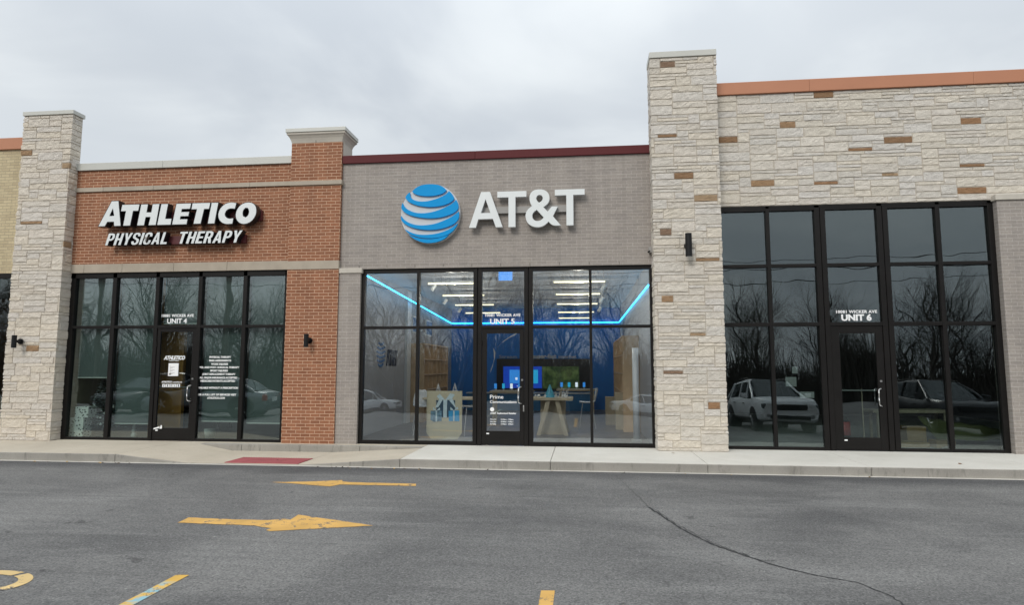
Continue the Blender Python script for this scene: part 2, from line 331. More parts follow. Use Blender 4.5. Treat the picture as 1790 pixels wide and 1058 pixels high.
# ------------------------------------------------------------------ ashlar (real stones, each its own face)
CREAM = [(.70, .645, .565), (.73, .675, .59), (.675, .63, .56), (.71, .655, .58), (.74, .675, .575), (.685, .645, .585), (.71, .65, .555), (.70, .66, .605)]
BROWN = [(.30, .185, .105), (.34, .20, .11), (.26, .175, .12), (.37, .24, .14), (.42, .30, .19)]
def ashlar(name, path, z0, z1, accents, seed, parent, warm=1.0, backing=.3, holes=()):
    rnd = random.Random(seed); MZ = .0655; MU = .075
    seg = []; L = 0
    for a, b in zip(path, path[1:]):
        a = Vector(a); b = Vector(b); l = (b - a).length; dd = (b - a) / l; seg.append((L, L + l, a, dd, Vector((dd.y, -dd.x)))); L += l
    corners = [s_[1] for s_ in seg[:-1]]
    nu = max(2, round(L / MU)); nz_ = round((z1 - z0) / MZ); mu = L / nu; mz = (z1 - z0) / nz_
    def pt(u, off):
        for k, s_ in enumerate(seg):
            if u <= s_[1] + 1e-6 or k == len(seg) - 1:
                n = s_[4].copy()
                if abs(u - s_[1]) < 1e-5 and k < len(seg) - 1: n = s_[4] + seg[k + 1][4]
                elif abs(u - s_[0]) < 1e-5 and k > 0: n = s_[4] + seg[k - 1][4]
                return s_[2] + s_[3] * (u - s_[0]) + n * off
    occ = [[False] * nu for _ in range(nz_)]; st = []
    for (u, z, wd, ht) in accents:
        i = min(nu - wd, max(0, int(u / mu - wd / 2 + .5))); j = min(nz_ - ht, max(0, int((z - z0) / mz - ht / 2 + .5)))
        if any(occ[b][a] for b in range(j, j + ht) for a in range(i, i + wd)): continue
        for b in range(j, j + ht):
            for a in range(i, i + wd): occ[b][a] = True
        st.append((i, j, wd, ht, rnd.choice(BROWN)))
    for j in range(nz_):
        i = 0
        while i < nu:
            if occ[j][i]: i += 1; continue
            free = 0
            while i + free < nu and not occ[j][i + free]: free += 1
            w = rnd.choice((4, 4, 5, 6, 6, 7, 8, 9)) if free > 4 else free
            h = rnd.choice((1, 1, 1, 2, 2, 2, 2, 3, 3))
            if h == 1: w += 2
            if h >= 2 and w < 6 and rnd.random() < .6: w += 2
            w = min(w, free)
            if free - w in (1, 2): w = free if w < 8 else w - 2
            h = min(h, nz_ - j)
            if w == 1: h = min(h, 2)
            while h > 1 and any(occ[b][a] for b in range(j, j + h) for a in range(i, i + w)): h -= 1
            if h == 1 and w == 1 and i > 0: pass
            for b in range(j, j + h):
                for a in range(i, i + w): occ[b][a] = True
            k = rnd.choice(CREAM); q = rnd.uniform(.955, 1.045); st.append((i, j, w, h, (k[0] * q * warm, k[1] * q, k[2] * q / warm)))
            i += w
    mb = MB(); tint = []
    for (i, j, w, h, c) in st:
        u0, u1 = i * mu, (i + w) * mu; a0, a1 = z0 + j * mz, z0 + (j + h) * mz
        jw = .0032
        u0 += jw; u1 -= jw; a0 += jw; a1 -= jw
        if u1 - u0 < .02 or any(hx0 < (u0 + u1) / 2 < hx1 and hz0 < (a0 + a1) / 2 < hz1 for hx0, hx1, hz0, hz1 in holes): continue
        D = rnd.uniform(.009, .017); e = .007
        us = [u0, u0 + e]; n = max(1, int((u1 - u0 - 2 * e) / .045))
        us += [u0 + e + (u1 - u0 - 2 * e) * k / n for k in range(1, n)] + [u1 - e, u1]
        for cn in corners:
            if u0 + .015 < cn < u1 - .015:
                us = [x for x in us if abs(x - cn) > .02] + [cn]; us.sort()
        zs = [a0, a0 + e]; n = max(1, int((a1 - a0 - 2 * e) / .035)); zs += [a0 + e + (a1 - a0 - 2 * e) * k / n for k in range(1, n)] + [a1 - e, a1]
        b = len(mb.v); nx = len(us); tl = rnd.uniform(-.03, .03)
        for zi, z in enumerate(zs):
            for ui, u in enumerate(us):
                rim = zi in (0, len(zs) - 1) or ui in (0, nx - 1)
                off = -.004 if rim else D +   .010 * noise2(u * 9, z * 13, seed) + .009 * noise2(u * 27, z * 40, seed + 5) + tl * (z - a0) * .6
                p = pt(u, off); mb.v.append((p.x, p.y, z + (0 if rim else .002 * noise2(u * 20, z * 20, 9))))
        for zi in range(len(zs) - 1):
            for ui in range(nx - 1):
                k = b + zi * nx + ui; mb.f.append((k, k + 1, k + nx + 1, k + nx)); mb.mi.append(0); tint.append(c)
    o = mb.build(name, 'ledge_stone', parent, tint=tint); return o
# ------------------------------------------------------------------ glazing
def bar_v(mb, xa, xb, z0, z1, y0=0.0, y1=.11):
    if xb - xa > .15:
        md = (xa + xb) / 2; mb.box(xa, md - .008, y0, y1, z0, z1); mb.box(md + .008, xb, y0 + .004, y1, z0, z1); mb.box(md - .008, md + .008, y0 + .03, y1 - .003, z0, z1)
    else: mb.box(xa, xb, y0, y1, z0, z1)
def storefront(parent, cols, rows, door_bay, gm, tilt=0.0):
    """cols: vertical bars [(xa, xb)...]; rows: horizontal bars [(za, zb)...] bottom to top; door_bay: bay with no sill under the first transom"""
    mb = MB(); z0, z1 = rows[0][0], rows[-1][1]
    for a, b in cols: bar_v(mb, a, b, z0, z1)
    for bi in range(len(cols) - 1):
        xa, xb = cols[bi][1], cols[bi + 1][0]
        for ri, (a, b) in enumerate(rows):
            if bi == door_bay and ri == 0: continue
            mb.box(xa, xb, .004, .106, a, b)
    fr = mb.build('window_frame', 'frame_black', parent, bevel=.003)
    rnd = random.Random(int(abs(cols[0][0]) * 100))
    for bi in range(len(cols) - 1):
        xa, xb = cols[bi][1], cols[bi + 1][0]
        for ri in range(len(rows) - 1):
            if bi == door_bay and ri == 0: continue
            a, b = rows[ri][1], rows[ri + 1][0]
            p = MB(); tl = math.tan(R((tilt if ri == 0 else tilt * .3) + rnd.uniform(-.06, .06))); tx = math.tan(R(rnd.uniform(-.08, .08)))
            cxm, czm = (xa + xb) / 2, (a + b) / 2
            def yy(x, z): return .055 + (z - czm) * tl + (x - cxm) * tx
            e = .004
            X0, X1, A, B = xa - e, xb + e, a - e, b + e
            i = len(p.v)
            for dy in (0, .006):
                p.v += [(X0, yy(X0, A) + dy, A), (X1, yy(X1, A) + dy, A), (X1, yy(X1, B) + dy, B), (X0, yy(X0, B) + dy, B)]
            for q in ((0, 1, 2, 3), (7, 6, 5, 4), (0, 4, 5, 1), (1, 5, 6, 2), (2, 6, 7, 3), (3, 7, 4, 0)): p.f.append(q); p.mi.append(0)
            p.build('window_pane', gm, fr)
    return fr
def door(parent, x0, x1, z1, gx0, gx1, gz0, gz1, gm, push_bar=True):
    m = MB(); y0, y1 = .018, .066
    m.box(x0 + .006, gx0, y0, y1, .012, z1); m.box(gx1, x1 - .006, y0, y1, .012, z1)
    m.box(gx0, gx1, y0 + .002, y1 - .002, .012, gz0); m.box(gx0, gx1, y0 + .002, y1 - .002, gz1, z1)
    dr = m.build('door', 'frame_black', parent, bevel=.003)
    MB().box(gx0 - .004, gx1 + .004, .040, .046, gz0 - .004, gz1 + .004).build('door_glass', gm, dr)
    h = MB(); hx = gx1 + .035
    h.path([(hx, y0, 1.17), (hx - .01, y0 - .05, 1.17), (hx - .055, y0 - .06, 1.15), (hx - .06, y0 - .062, 1.0), (hx - .055, y0 - .06, .86), (hx - .01, y0 - .05, .84), (hx, y0, .84)], .0105, 8)
    h.build('door_handle', 'steel', dr, smooth=True)
    MB().tube((hx + .015, y0 - .014, 1.31), (hx + .015, y0 + .01, 1.31), .021, .021, 14).build('lock', 'steel', dr)
    if push_bar:
        MB().box(gx0 - .02, gx1 + .02, .085, .105, 1.12, 1.145).build('push_bar', 'steel', dr)
    for zz_ in (.25, 1.15, 2.05):
        hg = MB().tube((x0 + .006, y0 - .009, zz_ - .06), (x0 + .006, y0 - .009, zz_ + .06), .009, .009, 8).build('hinge', 'frame_black', dr)
    MB().box(gx0 + .0, gx0 + .055, y0 - .004, y0 + .001, gz0 - .065, gz0 - .04).build('door_sticker', 'vinyl_white', dr)
    return dr
def room(parent, x0, x1, y1, zc, fl, wl, cl, back=None, y0=.125):
    MB().box(x0, x1, y0 - .12, y1, -.12, -.002).build('floor', fl, parent)
    MB().box(x0, x1, y0 + .13, y1, zc, zc + .1).build('ceiling', cl, parent)
    MB().box(x0 - .1, x0, y0, y1, 0, zc + .1).build('side_wall', wl, parent)
    MB().box(x1, x1 + .1, y0, y1, 0, zc + .1).build('side_wall', wl, parent)
    MB().box(x0, x1, y1, y1 + .1, 0, zc + .1).build('back_wall', back or wl, parent)
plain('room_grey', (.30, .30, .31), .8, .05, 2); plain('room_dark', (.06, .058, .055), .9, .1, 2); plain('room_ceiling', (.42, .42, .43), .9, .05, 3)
plain('floor_wood', (.13, .115, .11), .45, .25, 3); plain('floor_slab', (.30, .31, .31), .75, .15, 2); plain('room_blue', (.010, .165, .50), .6, .1, 1)
plain('room_brown', (.45, .20, .05), .7, .15, 2); plain('blind_cloth', (.10, .125, .125), .9, .06, 2); plain('blind_rail', (.5, .52, .5), .5, .05, 3)
# ================================================================== GROUND
def lot_z(y): return -.15 if y > -14.5 else max(-.15 + (y + 14.5) * .045, -3.2)
m = MB(); ys = [2.0, -2, -6, -10, -14.5, -18, -25, -35, -50, -70, -82, -120, -400]; ys[0] = -1.985; xs_ = [-400, -120, -60, -30, -15, 0, 15, 30, 60, 120, 400]
base = {}
for j, y in enumerate(ys):
    for i, x in enumerate(xs_): m.v.append((x, y, lot_z(y)))
nx = len(xs_)
for j in range(len(ys) - 1):
    for i in range(nx - 1):
        k = j * nx + i; m.f.append((k + nx, k + nx + 1, k + 1, k)); m.mi.append(0)
struct(m.build('parking_lot', 'asphalt'))
plain('soil', (.10, .095, .06), .95, .3, .6)
struct(MB().box(-400, 400, -1.5, 400, -.9, -.19).build('ground', 'soil'))
# pavement: raised walk, dropped ramp in front of the clinic, kerb
KY = -1.955
RX0, RX1, RX2, RX3 = -8.42, -7.05, -4.95, -3.14          # flare start, ramp, ramp, flare end
def slab(mb, x0, x1, y0, y1, z00=0, z10=0, z11=0, z01=0, t=.3, m=0):   # corner heights: x0y0, x1y0, x1y1, x0y1
    i = len(mb.v); mb.v += [(x0, y0, -t - .2), (x1, y0, -t - .2), (x1, y1, -t - .2), (x0, y1, -t - .2), (x0, y0, z00), (x1, y0, z10), (x1, y1, z11), (x0, y1, z01)]
    for q in ((4, 5, 6, 7), (0, 1, 5, 4), (1, 2, 6, 5), (2, 3, 7, 6), (3, 0, 4, 7)): mb.f.append(tuple(i + k for k in q)); mb.mi.append(m)
IY = -.40
def cuts(a, b, js): return [a] + [j for j in js if a < j < b] + [b]
def walk(mb, x0, x1, joints):
    xs = cuts(x0, x1, joints)
    for a, b in zip(xs, xs[1:]): slab(mb, a + .004, b - .004, KY, 0.0)
po = MB(); walk(po, -40, RX0, [-38.2, -35.6, -33, -30.4, -27.8, -25.2, -22.6, -20, -17.4, -14.8, -12.2, -9.75])
xs = [RX0, -7.8, -6.35, -4.98, RX3]
for a, b in zip(xs, xs[1:]): slab(po, a + .004, b - .004, IY + .15, 0.0)
# inner kerb strip and the ramp surfaces
slab(po, RX0 + .004, -7.8, KY, IY + .142, 0, -.055, 0, 0)
struct(po.build('pavement', ['pavement_old'], bevel=.006))
rp = MB()
RZ = -.135
slab(rp, -7.796, RX1, KY, IY, -.055, RZ, RZ, 0)
for a, b in ((RX1, -6.38), (-6.38, -5.0), (-5.0, RX2)): slab(rp, a + .003, b - .003, KY, IY, RZ, RZ, RZ + .01, RZ + .01)
slab(rp, RX2, RX3 - .004, KY, IY, RZ, 0, -.02, RZ + .01)
struct(rp.build('pavement_ramp', 'pavement_old'))
ik = MB()
xs = [-7.8, -6.9, -5.66, -4.42, RX3]
for a, b in zip(xs, xs[1:]): slab(ik, a + .004, b - .004, IY + .0015, IY + .147, .002, .002, .002, .002)
struct(ik.build('kerb_inner', 'kerb_concrete', bevel=.008))
pn = MB(); walk(pn, RX3, 40, [-.56, 2.0, 4.52, 7.13, 9.7, 12.3, 14.9, 17.5, 20.1, 22.7, 25.3, 27.9, 30.5])
struct(pn.build('pavement_new', 'pavement_new', bevel=.006))
struct(MB().box(-40, 40, KY + .03, -.01, -.45, -.21).build('pavement_base', 'joint_dark'))
kb = MB()
def kerb(x0, x1, a, b, joints=()):
    xs = cuts(x0, x1, joints)
    for p, q in zip(xs, xs[1:]):
        za = a + (b - a) * (p - x0) / (x1 - x0); zb = a + (b - a) * (q - x0) / (x1 - x0)
        slab(kb, p + .004, q - .004, -1.985, KY - .001, za - .004, zb - .004, zb - .002, za - .002)
kerb(-40, RX0, 0, 0, [-33, -30, -27, -24, -21, -18, -15, -12.1]); kerb(RX0, RX1, 0, RZ); kerb(RX1, RX2, RZ, RZ); kerb(RX2, RX3, RZ, 0)
kerb(RX3, 40, 0, 0, [-.56, 2.0, 4.52, 7.13, 9.7, 12.3, 14.9, 17.5, 20.1, 22.7, 25.3])
struct(kb.build('kerb', 'kerb_concrete', bevel=.008))
struct(MB().box(-40, 40, -2.03, -1.986, -.3, -.142).build('kerb_gutter', 'pavement_new'))
# red tactile plate with domes
m = MB(); m.prism([(-6.37, -1.90), (-5.0, -1.90), (-5.0, -1.27), (-6.37, -1.27)], RZ - .01, RZ + .012)
for a in range(28):
    for b in range(13): m.tube((-6.345 + a * .049, -1.875 + b * .049, RZ + .012), (-6.345 + a * .049, -1.875 + b * .049, RZ + .017), .012, .008, 6)
tag(m.build('tactile_plate', 'tactile_red'), 'faded red tactile paving plate on the kerb ramp', 'tactile paving')
# ------------------------------------------------------------------ paint on the asphalt
def flat(name, polys, mat, label, cat, z=-.146, group=None):
    m = MB()
    for p in polys:
        i = len(m.v); m.v += [(x, y, z) for x, y in p]; m.f.append(tuple(range(i, i + len(p)))); m.mi.append(0)
    bm = bmesh.new(); o = m.build(name, mat); bm.from_mesh(o.data); bmesh.ops.recalc_face_normals(bm, faces=bm.faces[:])
    for f in bm.faces:
        if f.normal.z < 0: f.normal_flip()
    bmesh.ops.triangulate(bm, faces=bm.faces[:]); bm.to_mesh(o.data); bm.free()
    return tag(o, label, cat, group)
def rough_edge(p, amp, seed, step=.09):
    r = random.Random(seed); q = []
    for a, b in zip(p, p[1:] + p[:1]):
        L = math.dist(a, b); n = max(1, int(L / step))
        for k in range(n):
            t = k / n; q.append((a[0] + (b[0] - a[0]) * t + (r.uniform(-amp, amp) if k else 0), a[1] + (b[1] - a[1]) * t + (r.uniform(-amp, amp) if k else 0)))
    return q
flat('road_arrow', [rough_edge([(-4.67, -3.545), (-4.3, -3.60), (-3.66, -3.77), (-3.57, -3.60), (-2.43, -3.585), (-2.47, -3.42), (-3.50, -3.40), (-3.63, -3.36), (-3.66, -3.25), (-4.1, -3.42)], .006, 1)], 'yellow_paint', 'worn yellow arrow near the kerb pointing to the left', 'road marking')
flat('road_arrow', [rough_edge([(-2.29, -5.885), (-3.30, -6.24), (-3.36, -6.20), (-3.34, -6.12), (-3.58, -6.03), (-4.49, -6.01), (-4.52, -5.765), (-3.95, -5.80), (-3.55, -5.785), (-3.40, -5.70), (-3.31, -5.74), (-3.33, -5.49)], .008, 2)], 'yellow_paint', 'larger worn yellow arrow on the asphalt pointing to the right', 'road marking')
flat('stall_line', [rough_edge([(-3.385, -7.665), (-3.275, -7.655), (-3.235, -13), (-3.345, -13)], .005, 3, .3)], 'blue_yellow_paint', 'yellow parking line with faded blue paint showing through', 'road marking')
flat('stall_line', [rough_edge([(-.341, -7.69), (-.235, -7.68), (-.20, -13), (-.31, -13)], .005, 4, .3)], 'yellow_paint', 'short end of a yellow parking line at the bottom of the view', 'road marking')
def arc(cx_, cy_, a, b, w, t0, t1, n=22):
    o = [(cx_ + a * math.cos(R(t0 + (t1 - t0) * k / n)), cy_ + b * math.sin(R(t0 + (t1 - t0) * k / n))) for k in range(n + 1)]
    i = [(cx_ + (a - w) * math.cos(R(t0 + (t1 - t0) * k / n)), cy_ + (b - w) * math.sin(R(t0 + (t1 - t0) * k / n))) for k in range(n + 1)]
    return [[o[k], o[k + 1], i[k + 1], i[k]] for k in range(n)]
flat('painted_ring', arc(-4.87, -8.02, .43, .30, .10, -75, 58) + arc(-4.87, -8.02, .43, .30, .10, 66, 180) + arc(-4.87, -8.02, .43, .30, .10, 188, 275), 'pale_yellow_paint', 'pale stencilled ring of a painted parking symbol at the left edge', 'road marking')
# crack
m = MB(); r = random.Random(5)
def crack(pts, w0, w1, seed, z=-.1465):
    r = random.Random(seed); q = []
    for a, b in zip(pts, pts[1:]):
        n = max(2, int(math.dist(a, b) / .05))
        for k in range(n): t = k / n; q.append((a[0] + (b[0] - a[0]) * t + r.uniform(-.011, .011), a[1] + (b[1] - a[1]) * t + r.uniform(-.008, .008)))
    q.append(pts[-1]); n = len(q)
    for k in range(n - 1):
        wa = w0 + (w1 - w0) * k / n; wa *= r.uniform(.5, 1.3); (ax, ay), (bx, by) = q[k], q[k + 1]; L = math.dist(q[k], q[k + 1]) or 1; nx_, ny_ = -(by - ay) / L * wa / 2, (bx - ax) / L * wa / 2
        m.quad((ax - nx_, ay - ny_, z), (bx - nx_, by - ny_, z), (bx + nx_, by + ny_, z), (ax + nx_, ay + ny_, z))
crack([(.795, -4.62), (.90, -5.1), (1.025, -5.624), (1.15, -6.0), (1.237, -6.218), (1.563, -6.714), (1.75, -6.93), (1.925, -7.079)], .030, .024, 3)
crack([(.84, -4.66), (.95, -5.2), (1.06, -5.62), (1.27, -6.19), (1.5, -6.58)], .008, .010, 4, -.1455)
crack([(1.925, -7.079), (2.184, -7.218), (2.306, -7.524), (2.34, -8.1), (2.7, -9), (2.8, -11)], .012, .010, 6)
crack([(.494, -2.23), (.60, -3.1), (.74, -4.1), (.795, -4.62)], .003, .006, 8)
crack([(.72, -4.64), (.80, -4.5), (.86, -4.2)], .004, .003, 9)
struct(m.build('asphalt_crack', 'crack_tar'))
# ================================================================== LEFT: yellow brick shop
yb = thing('shop_building', 'yellow brick shop with orange roof trim at the far left edge', 'building', (-15, 0, 0))
MB().box(-20, -12.2, .0, .3, 3.66, 6.53).build('wall', 'yellow_brick', yb)
MB().box(-20, -12.2, -.05, .35, 6.53, 6.80).build('roof_edge', 'cap_metal_orange', yb, bevel=.006)
MB().box(-20, -12.2, .35, 11, 6.0, 6.1).build('roof', 'room_dark', yb)
storefront(yb, [(-17.5, -17.4), (-16.2, -16.1), (-14.9, -14.8), (-13.62, -13.54), (-12.38, -12.3)], [(0, .06), (2.40, 2.46), (3.55, 3.655)], -1, 'tinted_glass')
MB().box(-20, -17.5, 0, .3, 0, 3.66).build('wall', 'yellow_brick', yb)
room(yb, -19.9, -12.3, 8, 3.9, 'floor_slab', 'room_brown', 'room_ceiling', 'room_brown')
# ================================================================== red brick clinic
rb = thing('shop_building', 'red brick shop with pale stone bands and five dark window bays', 'building', (-8.6, 0, 0))
# stone pier on its left
px0, px1, pf = -12.46, -11.285, -.265
MB().box(px0, px1, pf, .02, 0, 7.20).build('stone_pillar', 'mortar', rb)
pil = rb.children[-1]
ashlar('stone_facing', [(px0, .01), (px0, pf), (px1, pf), (px1, .01)], 0.0, 7.19,
       [(.275 + .12, 6.37, 4, 2), (.275 + 1.12, 6.0, 3, 2), (.275 + .35, 4.72, 7, 1), (.275 + .66, 1.93, 4, 2), (.275 + 1.3, 4.25, 3, 2)], 11, pil, 1.01)
MB().box(px0 - .035, px1 + .035, pf - .035, .05, 7.20, 7.29).build('pillar_cap', 'cap_metal_grey', pil, bevel=.006)
# red brick wall
w = MB(); w.box(-11.285, -6.205, -.03, .3, 3.825, 5.46); w.box(-11.285, -6.205, -.03, .3, 5.56, 5.955); w.build('wall', 'red_brick', rb)
w = MB(); xs = [-11.28, -10.95, -10.04, -8.83, -7.60, -6.21]
for a, b in zip(xs, xs[1:]): w.box(a + .003, b - .003, -.045, .3, 3.632, 3.823)
w.box(-11.28, -6.21, -.035, .29, 3.64, 3.815, 1)
w.build('lintel', ['cast_stone', 'joint_dark'], rb, bevel=.003)
w = MB(); xs = [-11.28, -10.6, -9.4, -8.25, -7.15, -6.21]
for a, b in zip(xs, xs[1:]): w.box(a + .003, b - .003, -.065, .3, 5.462, 5.558)
w.box(-11.28, -6.21, -.045, .29, 5.47, 5.55, 1)
w.build('stone_band', ['cast_stone', 'joint_dark'], rb, bevel=.003)
w = MB(); xs = [-11.283, -9.2, -6.207]
for a, b in zip(xs, xs[1:]): w.box(a + .002, b - .002, -.075, .36, 5.957, 6.12)
w.build('roof_edge', 'cap_metal_grey', rb, bevel=.006)
MB().box(-11.3, -5.1, .36, 11, 5.5, 5.6).build('roof', 'room_dark', rb)
# red brick pier with cornice
bx0, bx1, bf, bb = -6.20, -5.075, -.115, .47
w = MB(); w.box(bx0, bx1, bf, .3, 0, 3.615); w.box(bx0, bx1, bf, bb, 3.80, 5.43); w.box(bx0, bx1, bf, bb, 5.53, 6.375)
bp = w.build('brick_pillar', 'red_brick', rb)
MB().box(bx0 - .004, bx1 + .004, bf - .012, bb, 3.617, 3.798).build('stone_band', 'cast_stone', bp, bevel=.004)
MB().box(bx0 - .03, bx1 + .03, bf - .035, bb, 5.432, 5.528).build('stone_band', 'cast_stone', bp, bevel=.01)
w = MB(); pr = [(0.0, 6.377), (.012, 6.42), (.03, 6.47), (.06, 6.52), (.085, 6.545), (.085, 6.585)]   # cove profile: offset, height
rings = []
for o_, z in pr:
    i = len(w.v); w.v += [(bx0 - o_, bf - o_, z), (bx1 + o_, bf - o_, z), (bx1 + o_, bb + o_, z), (bx0 - o_, bb + o_, z)]; rings.append(i)
for a, b in zip(rings, rings[1:]):
    for k in range(4): w.f.append((a + k, a + (k + 1) % 4, b + (k + 1) % 4, b + k)); w.mi.append(0)
w.f.append(tuple(rings[0] + k for k in (3, 2, 1, 0))); w.mi.append(0); w.f.append(tuple(rings[-1] + k for k in range(4))); w.mi.append(0)
w.box(-5.66, -5.652, bf - .014, bf - .001, 6.38, 6.45, 1)
w.build('cornice', ['cornice_stone', 'joint_dark'], bp)
MB().box(bx1 + .001, bx1 + .012, bf + .06, bb - .01, 6.08, 6.37).build('side_panel', 'cornice_stone', bp)
MB().box(bx0 - .105, bx1 + .105, bf - .105, bb + .105, 6.587, 6.672).build('pillar_cap', 'cap_metal_grey', bp, bevel=.006)
fr4 = storefront(rb, [(-11.285, -11.165), (-10.27, -10.175), (-9.25, -9.165), (-8.255, -8.17), (-7.235, -7.147), (-6.30, -6.205)], [(0, .055), (2.40, 2.462), (3.525, 3.63)], 2, 'clinic_glass', .5)
MB().box(-11.28, -6.21, .0, .3, 3.52, 3.631).build('header', 'frame_black', rb)
d4 = door(rb, -9.165, -8.255, 2.398, -9.085, -8.345, .27, 2.32, 'clinic_glass')
plain('clinic_wall', (.30, .25, .17), .8, .08, 2)
room(rb, -11.28, -5.2, 7.5, 3.9, 'floor_wood', 'clinic_wall', 'room_ceiling')
# window lettering (vinyl on the panes)
vinyl(fr4, '10081 WICKER AVE', -9.105, -8.365, 2.645, 2.705, .047, off=.035, space=1.1); vinyl(fr4, 'UNIT 4', -8.975, -8.515, 2.505, 2.612, .047, off=.03)
m = MB(); X = lambda px: -8.169 + (px / 2.938 + 230 - 349) * .01296; Zf = lambda py: 1.782 - (py / 2.938 + 470 - 624) * .01214
for s_, a, b, y in (('PHYSICAL THERAPY', 398, 508, 454), ('FREE ASSESSMENTS', 397, 510, 472), ('WORK INJURIES', 408, 495, 490), ('PRE- AND POST- SURGICAL THERAPY', 348, 553, 507), ('SPORT INJURIES', 405, 495, 524), ('JOINT REPLACEMENT THERAPY', 365, 535, 542), ('ALL MAJOR INSURANCE ACCEPTED', 352, 545, 560), ('MEDICARE PATIENTS ACCEPTED', 358, 535, 577), ('AVAILABLE WITHOUT A PRESCRIPTION', 340, 551, 612), ('FOR A FULL LIST OF SERVICES VISIT', 343, 543, 647), ('ATHLETICO.COM', 396, 486, 664)):
    vinyl(fr4, s_, X(a), X(b), Zf(y + 5), Zf(y - 4.5), .047, off=.04)
m = MB(); X = lambda px: -9.1 + (px / 5.037 + 270 - 279) * .0132; Zf = lambda py: 2.325 - (py / 5.037 + 570 - 580) * .0122
vinyl(d4, 'ATHLETICO', X(85), X(272), Zf(300), Zf(266), .036, off=.05, shear=.3); vinyl(d4, 'PHYSICAL THERAPY', X(132), X(222), Zf(314), Zf(307), .036, off=.03)
vinyl(d4, 'ATHLETICO', X(75), X(168), Zf(504), Zf(490), .036, off=.05, shear=.3); vinyl(d4, '.com/North', X(172), X(256), Zf(504), Zf(492), .036, off=.03)
vinyl(d4, '219.555.0140', X(132), X(206), Zf(456), Zf(449), .036, off=.03) if False else None
for k in range(5):
    m = MB(); a = X(85 + k * 32); m.box(a, a + .072, .035, .0365, Zf(543), Zf(516), 0); text(m, 'fintio'[k], a + .024, a + .05, Zf(540), Zf(520), .034, off=.04, m=1); m.build('web_icon', ['vinyl_white', 'vinyl_dark'], d4)
m = MB(); m.box(X(132), X(220), .030, .034, Zf(445), Zf(332)); 
for k in range(9): m.box(X(145), X(150 + (k * 37) % 55), .0285, .0295, Zf(360 + k * 8.5), Zf(357 + k * 8.5), 1)
m.box(X(140), X(158), .0285, .0295, Zf(436), Zf(420), 1)
m.build('notice', ['vinyl_white', 'raceway_grey'], d4)
# ================================================================== grey brick phone shop
gb = thing('shop_building', 'grey brick shop with dark red roof trim and blue lit interior', 'building', (-1.6, 0, 0))
w = MB(); w.box(-5.073, 1.41, -.04, .3, 3.615, 5.895); w.build('wall', 'grey_brick', gb)
for k in range(10): MB().box(-4.66 + k * .60, -4.650 + k * .60, -.0435, -.0405, 3.63, 3.69).build('weep_vent', 'joint_dark', gb)
w = MB(); w.box(-5.073, -2.2, -.085, .36, 5.897, 6.07); w.box(-2.197, 1.40, -.085, .36, 5.897, 6.07); w.build('roof_edge', 'cap_metal_red', gb, bevel=.006)
MB().box(-5.07, 2.6, .36, 11, 5.4, 5.5).build('roof', 'room_dark', gb)
pier = MB().box(-5.073, -4.61, -.075, .3, 0, 3.525).build('brick_pillar', 'grey_brick', gb)
MB().box(-5.073, -4.575, -.10, .3, 3.527, 3.632).build('pillar_cap', 'cornice_stone', pier, bevel=.008)
fr5 = storefront(gb, [(-4.61, -4.535), (-3.42, -3.362), (-2.228, -2.05), (-1.18, -1.001), (.135, .19), (1.338, 1.42)], [(0, .08), (2.355, 2.412), (3.532, 3.612)], 2, 'clear_glass', .8)
d5 = door(gb, -2.05, -1.18, 2.353, -1.945, -1.272, .29, 2.25, 'clear_glass', False)
MB().box(-1.205, -1.165, .006, .017, .68, .80).build('lock_box', 'steel', d5, bevel=.004)
room(gb, -4.95, 1.37, 10.9, 3.75, 'floor_wood', 'room_grey', 'room_ceiling', 'room_blue')
vinyl(fr5, '10081 WICKER AVE', -1.985, -1.26, 2.60, 2.655, .045, off=.035, space=1.1); vinyl(fr5, 'UNIT 5', -1.885, -1.375, 2.447, 2.555, .045, off=.035)
m = MB(); X = lambda px: -1.946 + (px / 5.039 + 730 - 850.7) * .01172; Zf = lambda py: 2.254 - (py / 5.039 + 580 - 583) * .01147
vinyl(d5, 'Prime', X(638), X(755), Zf(597), Zf(562), .037, off=.005); vinyl(d5, 'Communications', X(638), X(870), Zf(636), Zf(610), .037, off=.012)
vinyl(d5, 'AT&T Authorized Retailer', X(640), X(868), Zf(731), Zf(716), .037, off=.03)
for k, (a, b) in enumerate((('Mon-Fri', '10:00am - 7:00pm'), ('Saturday', '10:00am - 7:00pm'), ('Sunday', '12:00pm - 5:00pm'))):
    vinyl(d5, a, X(640), X(692), Zf(783 + k * 20), Zf(772 + k * 20), .037, off=.02); vinyl(d5, b, X(733), X(842), Zf(783 + k * 20), Zf(772 + k * 20), .037, off=.02)
m = MB(); m.tube((X(657), .0365, Zf(690)), (X(657), .0375, Zf(690)), .042, .042, 20)
m.build('globe_mark', 'vinyl_white', d5)
# ================================================================== stone shop
sb = thing('shop_building', 'cream stone shop with orange roof trim and tall dark windows', 'building', (5.5, 0, 0))
qx0, qx1, qf = 1.40, 2.665, -.405
MB().box(qx0, qx1, qf, .08, 0, 7.73).build('stone_pillar', 'mortar', sb); pil = sb.children[-1]
U = lambda x: (x - qx0) + (.07 - qf)
ashlar('stone_facing', [(qx0, .07), (qx0, qf), (qx1, qf), (qx1, .07)], 0, 7.72,
       [(U(1.72), 7.60, 4, 2), (U(1.70), 6.10, 5, 1), (U(2.02), 5.32, 5, 2), (U(2.42), 4.82, 6, 2), (U(1.66), 4.19, 3, 2), (U(2.42), 3.615, 6, 1), (U(1.66), 2.90, 3, 2), (U(2.19), 2.22, 4, 1), (U(1.73), 1.49, 5, 1), (U(2.44), .83, 3, 2)], 23, pil, .995)
MB().box(qx0 - .02, qx1 + .02, qf - .035, .11, 7.73, 7.85).build('pillar_cap', 'cap_metal_grey', pil, bevel=.006)
